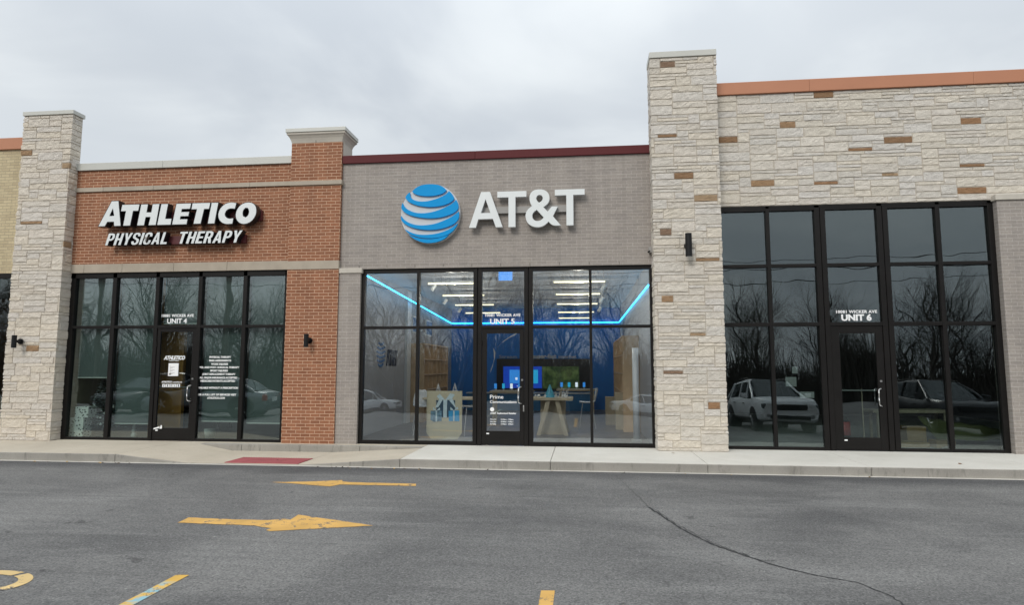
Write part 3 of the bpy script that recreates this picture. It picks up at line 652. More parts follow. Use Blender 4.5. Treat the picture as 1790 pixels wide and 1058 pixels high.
sw = MB().box(2.665, 12.0, .0, .3, 4.755, 7.06).build('wall', 'mortar', sb)
ashlar('stone_facing', [(2.69, .0), (11.98, .0)], 4.757, 7.055,
       [(x - 2.69, z, wd, ht) for x, z, wd, ht in ((2.93, 6.12, 5, 2), (4.12, 6.40, 4, 2), (4.80, 6.98, 5, 2), (3.57, 5.20, 6, 2), (7.49, 6.34, 5, 2), (6.17, 5.98, 7, 2), (5.44, 5.87, 6, 1), (7.49, 5.46, 6, 1), (5.95, 5.31, 4, 1), (4.76, 5.18, 6, 1), (7.45, 4.95, 7, 2), (9.4, 6.2, 5, 2), (10.3, 5.4, 5, 1))], 31, sw, .985)
w = MB(); xs = [2.667, 4.55, 7.6, 12.02]
for a, b in zip(xs, xs[1:]): w.box(a + .0015, b - .0015, -.055, .36, 7.06, 7.31)
w.build('roof_edge', 'cap_metal_orange', sb, bevel=.006)
MB().box(2.6, 12, .36, 11, 6.6, 6.7).build('roof', 'room_dark', sb)
MB().box(2.67, 7.80, .0, .3, 4.70, 4.754).build('header', 'frame_black', sb)
rpier = MB().box(7.802, 9.6, -.115, .3, 0, 4.72).build('brick_pillar', 'grey_brick', sb)
MB().box(7.77, 9.63, -.15, .3, 4.722, 4.83).build('pillar_cap', 'cornice_stone', rpier, bevel=.008)
fr6 = storefront(sb, [(2.67, 2.755), (3.62, 3.69), (4.54, 4.745), (5.697, 5.90), (6.765, 6.845), (7.70, 7.80)], [(0, .06), (2.365, 2.435), (3.523, 3.586), (4.65, 4.75)], 2, 'tinted_glass', 1.25)
d6 = door(sb, 4.745, 5.697, 2.363, 4.90, 5.56, .25, 2.22, 'tinted_glass')
storefront(sb, [(9.602, 9.70), (10.7, 10.78), (11.9, 12.0)], [(0, .06), (2.365, 2.435), (3.523, 3.586), (4.65, 4.75)], -1, 'tinted_glass')
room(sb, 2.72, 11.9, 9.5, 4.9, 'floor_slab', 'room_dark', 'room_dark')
vinyl(fr6, '10081 WICKER AVE', 4.875, 5.625, 2.612, 2.668, .045, off=.035, space=1.1); vinyl(fr6, 'UNIT 6', 4.965, 5.52, 2.468, 2.585, .045, off=.05)
# ================================================================== SIGNS
ATT = {"A":[[[-2.292,4.409],[-2.045,5.152],[-1.862,5.152],[-1.598,4.409],[-1.737,4.409],[-1.799,4.584],[-2.101,4.584],[-2.152,4.409]],[[-2.048,4.71],[-1.952,5.002],[-1.852,4.71]]],"T":[[[-1.709,5.148],[-1.112,5.148],[-1.112,5.027],[-1.336,5.027],[-1.336,4.405],[-1.478,4.405],[-1.478,5.027],[-1.709,5.027]]],"&":[[[-0.416,4.416],[-0.583,4.414],[-0.662,4.5],[-0.713,4.45],[-0.779,4.407],[-0.859,4.387],[-0.961,4.397],[-1.049,4.443],[-1.107,4.511],[-1.132,4.609],[-1.121,4.698],[-1.077,4.771],[-0.997,4.831],[-1.033,4.889],[-1.05,4.979],[-1.04,5.069],[-0.996,5.135],[-0.93,5.167],[-0.842,5.175],[-0.754,5.162],[-0.688,5.118],[-0.649,5.057],[-0.638,4.982],[-0.653,4.908],[-0.697,4.85],[-0.767,4.804],[-0.679,4.705],[-0.598,4.806],[-0.476,4.805],[-0.574,4.609]],[[-0.857,4.896],[-0.901,4.945],[-0.916,4.998],[-0.886,5.046],[-0.842,5.06],[-0.798,5.044],[-0.774,5.001],[-0.784,4.949],[-0.813,4.916]],[[-0.902,4.751],[-0.975,4.694],[-0.997,4.635],[-0.983,4.568],[-0.939,4.526],[-0.873,4.513],[-0.808,4.534],[-0.759,4.587]]],"T2":[[[-0.532,5.154],[0.068,5.154],[0.068,5.036],[-0.161,5.036],[-0.161,4.413],[-0.302,4.413],[-0.302,5.036],[-0.532,5.036]]]}
GLB = {"1":[[[-3.507,5.215],[-3.432,5.292],[-3.303,5.35],[-3.13,5.365],[-2.958,5.345],[-2.843,5.295],[-2.774,5.221],[-2.841,5.159],[-2.984,5.116],[-3.155,5.104],[-3.328,5.12],[-3.458,5.163]]],"2":[[[-3.557,5.199],[-3.537,5.086],[-3.456,5.023],[-3.326,4.994],[-3.183,4.997],[-3.011,5.035],[-2.869,5.088],[-2.77,5.142],[-2.723,5.206],[-2.656,5.139],[-2.612,5.045],[-2.64,4.989],[-2.753,4.927],[-2.895,4.889],[-3.081,4.872],[-3.296,4.892],[-3.469,4.94],[-3.6,5.009],[-3.648,5.089],[-3.617,5.153]]],"3":[[[-3.704,4.976],[-3.67,4.903],[-3.582,4.821],[-3.437,4.76],[-3.265,4.741],[-3.065,4.765],[-2.894,4.817],[-2.724,4.891],[-2.625,4.952],[-2.572,5.015],[-2.533,4.943],[-2.514,4.842],[-2.56,4.773],[-2.68,4.705],[-2.864,4.652],[-3.063,4.633],[-3.292,4.649],[-3.508,4.697],[-3.654,4.766],[-3.73,4.847],[-3.729,4.919]]],"4":[[[-3.732,4.703],[-3.68,4.63],[-3.563,4.549],[-3.404,4.495],[-3.218,4.488],[-3.004,4.514],[-2.806,4.587],[-2.651,4.661],[-2.552,4.73],[-2.51,4.764],[-2.502,4.629],[-2.579,4.525],[-2.691,4.464],[-2.861,4.411],[-3.06,4.387],[-3.288,4.4],[-3.49,4.447],[-3.649,4.522],[-3.737,4.617]]],"5":[[[-3.647,4.422],[-3.531,4.348],[-3.372,4.298],[-3.201,4.288],[-3.002,4.301],[-2.803,4.353],[-2.648,4.427],[-2.529,4.516],[-2.578,4.418],[-2.661,4.328],[-2.802,4.254],[-2.972,4.218],[-3.143,4.212],[-3.343,4.237],[-3.516,4.298],[-3.603,4.357]]],"6":[[[-3.559,4.299],[-3.4,4.232],[-3.214,4.195],[-3.0,4.199],[-2.802,4.247],[-2.718,4.28],[-2.802,4.197],[-2.943,4.137],[-3.084,4.116],[-3.227,4.121],[-3.385,4.174],[-3.5,4.241]]]}
ATH = {"A":[[[-10.48,4.614],[-10.197,5.174],[-10.034,5.174],[-9.947,4.614],[-10.105,4.614],[-10.118,4.709],[-10.269,4.709],[-10.321,4.614]],[[-10.224,4.846],[-10.158,4.998],[-10.123,4.846]]],"T":[[[-9.943,5.086],[-9.534,5.086],[-9.556,4.937],[-9.677,4.937],[-9.727,4.614],[-9.895,4.614],[-9.850,4.937],[-9.968,4.937]]],"H":[[[-9.5,5.082],[-9.336,5.082],[-9.359,4.902],[-9.254,4.902],[-9.232,5.082],[-9.069,5.082],[-9.129,4.612],[-9.303,4.612],[-9.267,4.793],[-9.374,4.793],[-9.403,4.612],[-9.568,4.612]]],"L":[[[-9.031,5.078],[-8.869,5.078],[-8.916,4.749],[-8.77,4.749],[-8.786,4.611],[-9.103,4.611]]],"E":[[[-8.681,5.075],[-8.339,5.075],[-8.361,4.949],[-8.548,4.949],[-8.555,4.889],[-8.373,4.889],[-8.39,4.79],[-8.569,4.79],[-8.577,4.731],[-8.404,4.731],[-8.419,4.612],[-8.758,4.612]]],"T2":[[[-8.313,5.075],[-7.901,5.075],[-7.925,4.936],[-8.036,4.936],[-8.1,4.617],[-8.27,4.617],[-8.206,4.936],[-8.331,4.936]]],"I":[[[-7.875,5.074],[-7.718,5.074],[-7.786,4.614],[-7.943,4.614]]],"C":[[[-7.309,5.05],[-7.423,5.07],[-7.53,5.056],[-7.615,5.008],[-7.687,4.921],[-7.718,4.817],[-7.697,4.702],[-7.617,4.621],[-7.508,4.589],[-7.379,4.6],[-7.363,4.724],[-7.449,4.712],[-7.519,4.735],[-7.561,4.792],[-7.553,4.854],[-7.512,4.91],[-7.438,4.935],[-7.34,4.922]]],"O":[[[-6.847,4.867],[-6.88,4.992],[-6.969,5.053],[-7.098,5.061],[-7.215,5.012],[-7.296,4.91],[-7.327,4.786],[-7.285,4.66],[-7.185,4.589],[-7.066,4.586],[-6.951,4.642],[-6.87,4.753]],[[-7.021,4.871],[-7.049,4.93],[-7.104,4.936],[-7.145,4.896],[-7.163,4.823],[-7.145,4.76],[-7.088,4.736],[-7.042,4.768],[-7.023,4.82]]]}
rounds = {'&', 'C', 'O'}
def keep_round(l, n=2):        # round only the soft corners of a traced outline
    for _ in range(n):
        q = []; k = len(l)
        for i in range(k):
            a, b, c = Vector(l[i - 1]), Vector(l[i]), Vector(l[(i + 1) % k]); ang = (b - a).angle(c - b) if (b - a).length and (c - b).length else 0
            if ang > R(50): q.append(tuple(b))
            else: q += [tuple(b.lerp(a, .25)), tuple(b.lerp(c, .25))]
        l = q
    return l
sg = thing('wall_sign', 'white raised clinic lettering with black sides on red brick', 'sign', (-8.65, -.03, 4.2))
for k, lp in ATH.items():
    m = MB(); l2 = [keep_round([tuple(p) for p in l]) if k in rounds else [tuple(p) for p in l] for l in lp]
    outline(m, l2, -.278, .17, 0, 0, .006); lt = m.build('letter', 'sign_black', sg); m = MB(); outline(m, l2, -.2805, .004, 0, 0, -.006); m.build('letter_face', 'sign_white', lt)
PH_ = [(.2, .54), (.2, .84), (.32, .84), (.37, .78), (.37, .61), (.32, .54)]
GLYPH = {'P': [[(0,0),(.2,0),(.2,.38),(.36,.38),(.5,.46),(.56,.6),(.56,.78),(.5,.93),(.36,1),(0,1)], PH_],
 'H': [[(0,0),(.2,0),(.2,.41),(.38,.41),(.38,0),(.58,0),(.58,1),(.38,1),(.38,.58),(.2,.58),(.2,1),(0,1)]],
 'Y': [[(.2,0),(.4,0),(.4,.4),(.6,1),(.4,1),(.3,.62),(.2,1),(0,1),(.2,.4)]],
 'S': [[(0,.3),(0,.2),(.06,.06),(.18,0),(.38,0),(.5,.06),(.56,.2),(.56,.36),(.5,.47),(.36,.55),(.22,.63),(.19,.7),(.19,.8),(.24,.85),(.32,.85),(.37,.8),(.37,.7),(.55,.7),(.55,.82),(.5,.94),(.38,1),(.18,1),(.06,.94),(0,.82),(0,.66),(.06,.54),(.2,.46),(.34,.38),(.37,.32),(.37,.2),(.32,.15),(.24,.15),(.19,.2),(.19,.3)]],
 'I': [[(0,0),(.2,0),(.2,1),(0,1)]],
 'C': [[(.56,.36),(.37,.36),(.37,.22),(.32,.15),(.24,.15),(.19,.22),(.19,.78),(.24,.85),(.32,.85),(.37,.78),(.37,.66),(.56,.66),(.56,.8),(.5,.94),(.38,1),(.18,1),(.06,.94),(0,.8),(0,.2),(.06,.06),(.18,0),(.38,0),(.5,.06),(.56,.2)]],
 'A': [[(0,0),(.19,0),(.23,.2),(.39,.2),(.43,0),(.62,0),(.41,1),(.21,1)], [(.26,.36),(.31,.7),(.36,.36)]],
 'L': [[(0,0),(.5,0),(.5,.17),(.2,.17),(.2,1),(0,1)]],
 'T': [[(.18,0),(.38,0),(.38,.83),(.56,.83),(.56,1),(0,1),(0,.83),(.18,.83)]],
 'E': [[(0,0),(.5,0),(.5,.17),(.2,.17),(.2,.42),(.46,.42),(.46,.58),(.2,.58),(.2,.83),(.5,.83),(.5,1),(0,1)]],
 'R': [[(0,0),(.2,0),(.2,.4),(.28,.4),(.38,0),(.58,0),(.47,.42),(.53,.5),(.56,.6),(.56,.8),(.5,.93),(.36,1),(0,1)], PH_]}
for body, a, b in (('PHYSICAL', -10.30, -8.80), ('THERAPY', -8.63, -7.15)):      # condensed slanted capitals
    wd = [max(p[0] for p in GLYPH[c_][0]) for c_ in body]; gap = .085; hh = .262; sl_ = .075
    kx = (b - a - sl_) / (sum(wd) + gap * (len(body) - 1)); u = 0
    for c_, w_ in zip(body, wd):
        l2 = [[(a + (u + x) * kx + sl_ * z, 4.195 + z * hh) for x, z in l] for l in GLYPH[c_]]; u += w_ + gap
        m = MB(); outline(m, l2, -.262, .15, 0, 0, .004); lt = m.build('letter', 'sign_black', sg); m = MB(); outline(m, l2, -.266, .004, 0, 0, -.0015); m.build('letter_face', 'sign_white', lt)
m = MB(); m.box(-10.22, -6.83, -.112, -.032, 4.70, 4.93); m.build('raceway', 'sign_red', sg, bevel=.004)
m = MB(); m.box(-10.18, -7.17, -.108, -.032, 4.22, 4.40); m.build('raceway', 'sign_red', sg, bevel=.004)
m = MB(); r = random.Random(3)
for k in range(36):
    a = Vector((-9.33 + r.uniform(-.035, .035), -.29 + r.uniform(-.03, .04), 4.30 + r.uniform(-.05, .05))); b = a + Vector((r.uniform(-.045, .045), r.uniform(-.02, .02), r.uniform(-.03, .035))); m.tube(a, b, .004, .003, 4)
tag(m.build('bird_nest', 'bird_nest'), 'small twig nest lodged in a white letter of the sign', 'nest')
sg = thing('wall_sign', 'white raised sign letters with an ampersand on grey brick', 'sign', (-1.1, -.04, 4.4))
for k, lp in ATT.items():
    m = MB(); l2 = [keep_round([tuple(p) for p in l]) if k in rounds else [tuple(p) for p in l] for l in lp]
    outline(m, l2, -.205, .09, 0, 1); m.build('letter', ['sign_white', 'sign_silver'], sg)
MB().box(-2.20, -.28, -.113, -.042, 4.715, 4.85).build('raceway', 'raceway_grey', sg, bevel=.004)
sg = thing('globe_sign', 'round blue and white striped globe emblem on grey brick', 'sign', (-3.12, -.04, 4.1))
m = MB(); m.tube((-3.12, -.04, 4.742), (-3.12, -.135, 4.742), .628, .628, 72, 0); m.build('disc', 'sign_silver', sg)
for k, lp in GLB.items():
    m = MB(); outline(m, [keep_round([tuple(p) for p in l]) for l in lp], -.178, .043, 0, 1); m.build('stripe', ['sign_blue', 'sign_navy' if 'sign_navy' in MATS else 'sign_blue'], sg)
# ------------------------------------------------------------------ wall lamps and sensor
def lamp(x, y, z, h, r_, label, box=False):
    t = thing('wall_lamp', label, 'lamp', (x, y, z), 'black up and down wall lamps')
    m = MB()
    m.tube((x, y - .17, z), (x, y - .17, z + h), r_, r_, 20); m.build('lamp_housing', 'lamp_black', t, bevel=.004)
    MB().tube((x, y - .17, z - .003), (x, y - .17, z + .012), r_ * .82, r_ * .82, 20).build('lens', 'sign_silver', t)
    MB().box(x - .035, x + .035, y - .13, y - .015, z + h * .42, z + h * .62).build('bracket', 'lamp_black', t, bevel=.004)
    MB().tube((x, y - .03, z + h * .52), (x, y + .0, z + h * .52), .062, .062, 18).build('backplate', 'lamp_black', t)
lamp(-12.10, pf - .03, 1.97, .27, .048, 'black wall lamp on the left stone pillar')
lamp(-5.655, bf, 1.975, .27, .048, 'black wall lamp on the red brick pillar')
lamp(2.022, qf - .02, 3.665, .45, .062, 'long black wall lamp high on the right stone pillar')
t = thing('wall_sensor', 'small grey sensor box beside the tall stone pillar', 'sensor', (1.36, -.04, 3.83))
MB().box(1.325, 1.385, -.13, -.042, 3.84, 3.96).build('housing', 'raceway_grey', t, bevel=.006); MB().tube((1.34, -.13, 3.87), (1.31, -.16, 3.845), .016, .02, 10).build('lens', 'sign_black', t)
# ================================================================== INSIDE THE PHONE SHOP
glow('strip_cyan', (.03, .52, 1.0), 5.0); glow('lamp_warm', (1.0, .90, .58), 1.9); glow('exit_blue', (.10, .36, .95), .9)
glow('screen_blue', (.005, .05, .40), .7); glow('screen_cyan', (.02, .35, .60), .8); glow('screen_pale', (.03, .22, .62), .9); glow('screen_text', (.7, .8, .9), .9)
m = MB(); r_ = .017
pts = [(-4.60, .16, 3.53), (-4.93, 10.7, 3.20)]
m.tube(pts[0], pts[1], r_, r_, 8); m.tube((-4.93, 10.85, 3.20), (1.33, 10.85, 3.20), r_, r_, 8); m.tube((1.33, 10.8, 3.20), (1.33, .16, 3.22), r_, r_, 8)
tag(m.build('light_strip', 'strip_cyan'), 'glowing cyan light strip round the top of the shop walls', 'light strip')
rows = [[-3.28, -2.28, .37, -.60, .48], [-3.47, -2.41, 2.66, -.65, .44], [-3.65, -2.52, 5.13, -.72, .43], [-3.86, -2.69, 7.9, -.80, .38], [-3.98, -2.8, 10.45, -.87, .27]]
for k, (a, b, y, c_, d_) in enumerate(rows):
    for s_, (p, q) in (('left', (a, b)), ('right', (c_, d_))):
        if k == 4 and s_ == 'left': continue
        t = thing('linear_light', 'warm white ceiling light bar, %s of the %s row' % ('%s one from the window' % ('first', 'second', 'third', 'fourth', 'fifth')[k], s_), 'ceiling light', ((p + q) / 2, y, 3.35), 'light bars hanging in the blue lit shop')
        MB().box(p, q, y - .02, y + .02, 3.352, 3.372).build('lamp_body', 'sign_white', t); MB().box(p + .01, q - .01, y - .022, y + .022, 3.325, 3.351).build('diffuser', 'lamp_warm', t)
        if k < 4:
            pl_ = bpy.data.lights.new('bar_light', 'POINT'); pl_.energy = 19; pl_.color = (1, .93, .80); pl_.shadow_soft_size = .0
            po_ = bpy.data.objects.new('bar_light', pl_); COL.objects.link(po_); po_.parent = t; po_.location = (0, 0, -.06)
        m = MB(); m.tube((p + .15, y, 3.372), (p + .15, y, 3.75), .004, .004, 5); m.tube((q - .15, y, 3.372), (q - .15, y, 3.75), .004, .004, 5); m.build('cable', 'steel', t)
for k, (x, y, z) in enumerate(((-3.3, 1.0, 3.33), (-3.6, 3.6, 3.28), (-3.75, 6.4, 3.3), (.48, 1.4, 3.33), (.50, 3.6, 3.28), (.52, 6.3, 3.28))):
    t = thing('spotlight', 'small white ceiling spotlight, %s %s' % (('nearest', 'middle', 'farthest')[k % 3], 'on the left of the shop' if k < 3 else 'on the right of the shop'), 'spotlight', (x, y, z), 'ceiling spotlights in the blue lit shop')
    MB().tube((x - .05, y, z - .06), (x + .03, y + .02, z + .07), .045, .045, 12).build('spot_head', 'sign_white', t); MB().tube((x, y, z + .05), (x, y, 3.75), .008, .008, 6).build('stem', 'steel', t)
t = thing('hanging_screen', 'small bright blue sign hanging above the phone shop door', 'sign', (-1.6, .6, 3.4))
MB().box(-1.785, -1.49, .60, .63, 3.42, 3.62).build('panel', 'exit_blue', t, bevel=.004); m = MB(); m.box(-1.83, -1.79, .60, .62, 3.50, 3.53); m.box(-1.485, -1.445, .60, .62, 3.50, 3.53); m.build('bracket', 'sign_silver', t)
# wall logo inside (left wall faces +X)
plain('logo_dark', (.025, .03, .045), .5, .05, 3); plain('logo_blue', (.05, .14, .30), .5, .05, 3)
t = thing('wall_emblem', 'dark sign letters and globe on the grey inside wall', 'sign', (-4.95, 2.9, 1.5))
m = MB(); text(m, 'AT&T', 2.86, 3.80, 1.60, 2.0, 0, .03, .04, trim=CAPS); m.v = [(-4.93 - p[1], p[0], p[2]) for p in m.v]; m.build('letter', 'logo_dark', t)
m = MB()
for k in range(6):
    z = 1.56 + k * .105; hw = .34 * math.sqrt(max(.05, 1 - ((k - 2.5) / 3.1) ** 2))
    outline(m, [keep_round([(2.42 - hw, z + .05), (2.42, z - .02), (2.42 + hw, z + .06), (2.42 + hw * .9, z + .10), (2.42, z + .045), (2.42 - hw * .9, z + .085)])], 0, .03)
m.v = [(-4.93 - p[1], p[0], p[2]) for p in m.v]; m.build('stripe', 'logo_blue', t)
# shelving
plain('shelf_wood', (.50, .36, .22), .6, .15, 5); plain('shelf_back', (.26, .17, .10), .7, .15, 5); plain('white_plastic', (.62, .64, .64), .4, .03, 3); plain('box_dark', (.05, .06, .08), .6, .3, 9)
def shelf(label, x0, x1, y0, y1, h, face):          # open cells facing the room
    t = thing('shelf_unit', label, 'shelf', ((x0 + x1) / 2, (y0 + y1) / 2, 0)); m = MB(); n = max(1, round((y1 - y0) / .55)); rws = 5
    for k in range(n + 1): yk = y0 + (y1 - y0) * k / n; m.box(x0, x1, yk - .02, yk + .02, 0, h)
    for k in range(rws + 1): m.box(x0 + .004, x1 - .004, y0, y1, h * k / rws - .018 + .02, h * k / rws + .018 + .02)
    m.build('shelf_frame', 'shelf_wood', t)
    bx = x0 + .01 if face > 0 else x1 - .01; MB().box(bx - .008, bx + .008, y0, y1, .02, h).build('back_panel', 'shelf_back', t)
    r = random.Random(int(y0 * 10) + 3)
    for k in range(rws):
        for q in range(n):
            if r.random() < .65:
                yk = y0 + (y1 - y0) * (q + .5) / n; w_ = r.uniform(.06, .16); hh = r.uniform(.10, .24); z = h * k / rws + .04; xm = (x0 + x1) / 2
                MB().box(xm - .05, xm + .05, yk - w_, yk + w_ * .5, z, z + hh).build('boxed_item', r.choice(['box_dark', 'white_plastic', 'shelf_back']), t)
    return t
shelf('wooden cube shelving with dark gaps along the left inside wall', -4.93, -4.5, 5.0, 8.2, 2.2, 1)
shelf('wooden cube shelving along the right inside wall', .96, 1.36, 3.0, 7.6, 2.3, -1)
MB().box(-4.949, -4.88, 4.55, 4.95, 0, 3.7).build('wall_panel', 'sign_silver', gb)
t = thing('display_post', 'slim pale post just inside the right shop window', 'post', (1.05, 1.3, 0))
MB().tube((1.12, 1.1, 0), (1.12, 1.1, 1.98), .07, .07, 20).build('shaft', 'sign_silver', t, smooth=True); MB().box(1.02, 1.22, 1.0, 1.2, 0, .05).build('base', 'steel', t)
# back wall screens and lettering
t = thing('video_wall', 'long black wall panel holding two lit screens', 'screen', (-1.5, 10.8, .67))
MB().box(-3.21, .28, 10.82, 10.88, .67, 1.86).build('panel', 'sign_black', t)
m = MB(); m.box(-2.95, -1.52, 10.79, 10.819, .775, 1.575, 0); m.box(-2.72, -2.22, 10.785, 10.789, .95, 1.45, 1); m.box(-2.14, -1.98, 10.785, 10.789, .95, 1.45, 1); m.box(-1.86, -1.66, 10.785, 10.789, .95, 1.45, 2)
m.box(-2.50, -2.42, 10.782, 10.7845, 1.08, 1.17, 3); m.box(-2.45, -1.95, 10.782, 10.7845, .84, .865, 3); m.build('screen', ['screen_blue', 'screen_pale', 'screen_cyan', 'screen_text'], t)
g = N('screen_photo'); v = g.vec(); c = g.mix(g.rng(g.noise(v, 3.2, 5, .7), .42, .6), (.015, .045, .01), (.11, .17, .05)); c = g.mix(g.rng(g.noise(v, 1.3, 2, .5), .5, .62), c, (.012, .010, .010))
g.set(g.b.inputs['Emission Color'], c); g.b.inputs['Emission Strength'].default_value = .45; g.done((0, 0, 0), .4)
m = MB(); m.box(-1.50, -.15, 10.79, 10.819, .765, 1.575); m.build('screen', 'screen_photo', t)
m = MB(); text(m, 'Stream with ', -3.12, -1.95, 1.88, 2.0, 10.87, .02, .01, trim=CAPS); text(m, 'super-fast', -1.88, -.98, 1.88, 2.03, 10.87, .02, .05, trim=CAPS); text(m, 'internet', -.90, -.24, 1.88, 2.0, 10.87, .02, .02, trim=CAPS)
plain('letter_grey', (.42, .45, .48), .6, .05, 3)
tag(m.build('wall_lettering', 'letter_grey'), 'pale grey lettering on the blue back wall above the screens', 'lettering')
t = thing('shop_counter', 'low blue counter under the screens on the back wall', 'counter', (-1.3, 10.3, 0))
plain('counter_blue', (.02, .14, .30), .5, .05, 2)
MB().box(-4.2, .35, 10.1, 10.6, 0, .60).build('cabinet', 'counter_blue', t); MB().box(-4.22, .37, 10.07, 10.62, .602, .64).build('counter_top', 'sign_silver', t)
# display table with slanted legs
plain('table_wood', (.42, .36, .25), .6, .08, 4); plain('glitter_blue', (.05, .28, .38), .5, .3, 20)
t = thing('display_table', 'beige display table with splayed legs behind the right window', 'table', (-.65, 2.3, 0))
m = MB(); m.box(-1.22, -.24, 1.9, 2.75, .80, .86); m.build('table_top', 'table_wood', t, bevel=.01); MB().box(-1.0, -.42, 2.2, 2.7, .0, .798).build('pedestal', 'table_wood', t)
def leg(xa, xb, y):
    q = MB(); i = 0; q.v += [(xa - .06, y, 0), (xa + .04, y, 0), (xb + .05, y, .797), (xb - .06, y, .797), (xa - .06, y + .06, 0), (xa + .04, y + .06, 0), (xb + .05, y + .06, .797), (xb - .06, y + .06, .797)]
    for f in ((0, 1, 2, 3), (7, 6, 5, 4), (0, 4, 5, 1), (1, 5, 6, 2), (2, 6, 7, 3), (3, 7, 4, 0)): q.f.append(f); q.mi.append(0)
    q.build('leg', 'table_wood', t, bevel=.01)
leg(-1.02, -.80, 1.95); leg(-.38, -.60, 1.95); leg(-1.02, -.80, 2.84); leg(-.38, -.60, 2.84)
t = thing('tree_ornament', 'small blue cone tree ornament on the beige table', 'ornament', (-.78, 2.2, .86))
m = MB(); m.tube((-.78, 2.2, .862), (-.78, 2.2, 1.16), .13, .01, 14); m.build('cone', 'glitter_blue', t)
m = MB(); r = random.Random(2)
for k in range(7): x = -1.15 + k * .13 + r.uniform(-.03, .03); m.ball((x, 2.05 + r.uniform(0, .3), .89), r.uniform(.025, .045), 8, 5)
for k in range(8): x = -.50 + r.uniform(-.12, .12); m.tube((x, 2.15, .862), (x + r.uniform(-.1, .1), 2.15 + r.uniform(-.1, .1), .862 + r.uniform(.08, .2)), .012, .004, 5)
tag(m.build('ribbon_decoration', 'white_plastic'), 'white ribbons and baubles spread on the beige table', 'decoration')
def chair(x, y, rz, label, z=.0):
    t = thing('bar_chair', label, 'chair', (x, y, z), 'white shell chairs in the shop'); t.rotation_euler = (0, 0, rz)
    def put(mb, n, mt, **k):
        o = mb.build(n, mt, None, **k); o.parent = t; return o
    s_ = MB(); rows_ = [(-.20, .66, .17), (-.05, .64, .20), (.10, .645, .20), (.19, .70, .20), (.235, .82, .19), (.26, .95, .15), (.265, 1.02, .08)]
    for (yy_, zz_, hw) in rows_:
        for q in range(7):
            a = (q / 6 - .5) * 2; s_.v.append((a * hw, yy_ - .05 * a * a * (zz_ > .7), zz_ + .03 * a * a * (zz_ < .7)))
    for j in range(len(rows_) - 1):
        for q in range(6): k = j * 7 + q; s_.f.append((k, k + 1, k + 8, k + 7)); s_.mi.append(0)
    o = put(s_, 'seat', 'white_plastic', smooth=True); md = o.modifiers.new('thick', 'SOLIDIFY'); md.thickness = .012
    for a in (-1, 1):
        for b in (-1, 1): put(MB().tube((a * .12, b * .12, .64), (a * .22, b * .21, 0), .012, .010, 6), 'leg', 'steel')
chair(-3.75, 1.9, R(20), 'white shell chair left of the gift poster behind glass'); chair(-2.62, 1.9, R(-60), 'white shell chair right of the gift poster behind glass'); chair(.10, 3.9, R(-90), 'white shell chair farther back near the blue wall')
t = thing('round_table', 'pale table behind the gift poster in the shop', 'table', (-3.1, 2.2, 0))
MB().box(-3.75, -2.5, 1.9, 2.6, .80, .85).build('table_top', 'table_wood', t, bevel=.01); MB().box(-3.3, -2.95, 2.1, 2.4, 0, .798).build('pedestal', 'table_wood', t)
for x, y, h, lb in ((-3.42, 2.1, .32, 'left'), (-3.02, 2.1, .34, 'right')):
    t = thing('tree_ornament', 'pale wire tree ornament on the %s of the table behind the poster' % lb, 'ornament', (x, y, .85)); m = MB()
    for k in range(6): a = k * math.pi / 3; m.tube((x + .10 * math.cos(a), y + .10 * math.sin(a), .852), (x, y, .85 + h), .005, .004, 4)
    for k in range(4): rr = .1 * (1 - k / 4.5); zz_ = .852 + h * k / 4.5; m.path([(x + rr * math.cos(q * .785), y + rr * math.sin(q * .785), zz_) for q in range(9)], .004, 4)
    m.build('wire_cone', 'white_plastic', t)
for k, (x, y, lb) in enumerate(((-2.0, 5.2, 'beige display table in the middle of the blue lit shop'), (-.2, 6.8, 'beige display table near the back wall of the shop'))):
    t = thing('display_table', lb, 'table', (x, y, 0)); MB().box(x - .6, x + .6, y - .35, y + .35, .84, .90).build('table_top', 'table_wood', t, bevel=.01)
    for a in (-.52, .46):
        for b in (-.29, .23): MB().box(x + a, x + a + .06, y + b, y + b + .06, 0, .838).build('leg', 'table_wood', t)
    for q in range(5):
        xx = x - .45 + q * .225; d_ = thing('display_phone', '%s phone on its stand on the %s display table' % (('first', 'second', 'third', 'fourth', 'fifth')[q], ('middle', 'rear')[k]), 'phone', (xx, y - .15, .90), 'phones on the display tables')
        MB().box(xx - .02, xx + .02, y - .16, y - .12, .902, .99).build('stand', 'sign_silver', d_); MB().box(xx - .042, xx + .042, y - .18, y - .168, .95, 1.11).build('phone_body', 'sign_black', d_, bevel=.003); MB().box(xx - .037, xx + .037, y - .184, y - .1815, .96, 1.10).build('screen', ('screen_pale', 'screen_cyan', 'screen_text')[q % 3], d_)
for k, (y, z, lb) in enumerate(((5.6, 2.55, 'white framed picture above the left shelves'), (7.2, 2.55, 'second white framed picture above the left shelves'))):
    t = thing('wall_picture', lb, 'picture', (-4.92, y, z)); MB().box(-4.945, -4.915, y - .4, y + .4, z, z + .5).build('frame', 'white_plastic', t); MB().box(-4.914, -4.91, y - .36, y + .36, z + .04, z + .46).build('print', 'logo_blue', t)
for k, (x0, x1, h, y) in enumerate(((.60, .85, .75, 4.8), (.80, 1.05, .92, 3.5))):
    t = thing('cardboard_box', ('lower pale box standing by the right shelves', 'taller tan box in front of the right shelves')[k], 'box', ((x0 + x1) / 2, y, 0))
    MB().box(x0, x1, y, y + .4, 0, h).build('carton', 'table_wood', t, bevel=.006); MB().box(x0 + .0, x1 - .0, y + .17, y + .23, h + .0005, h + .002).build('tape', 'shelf_wood', t)
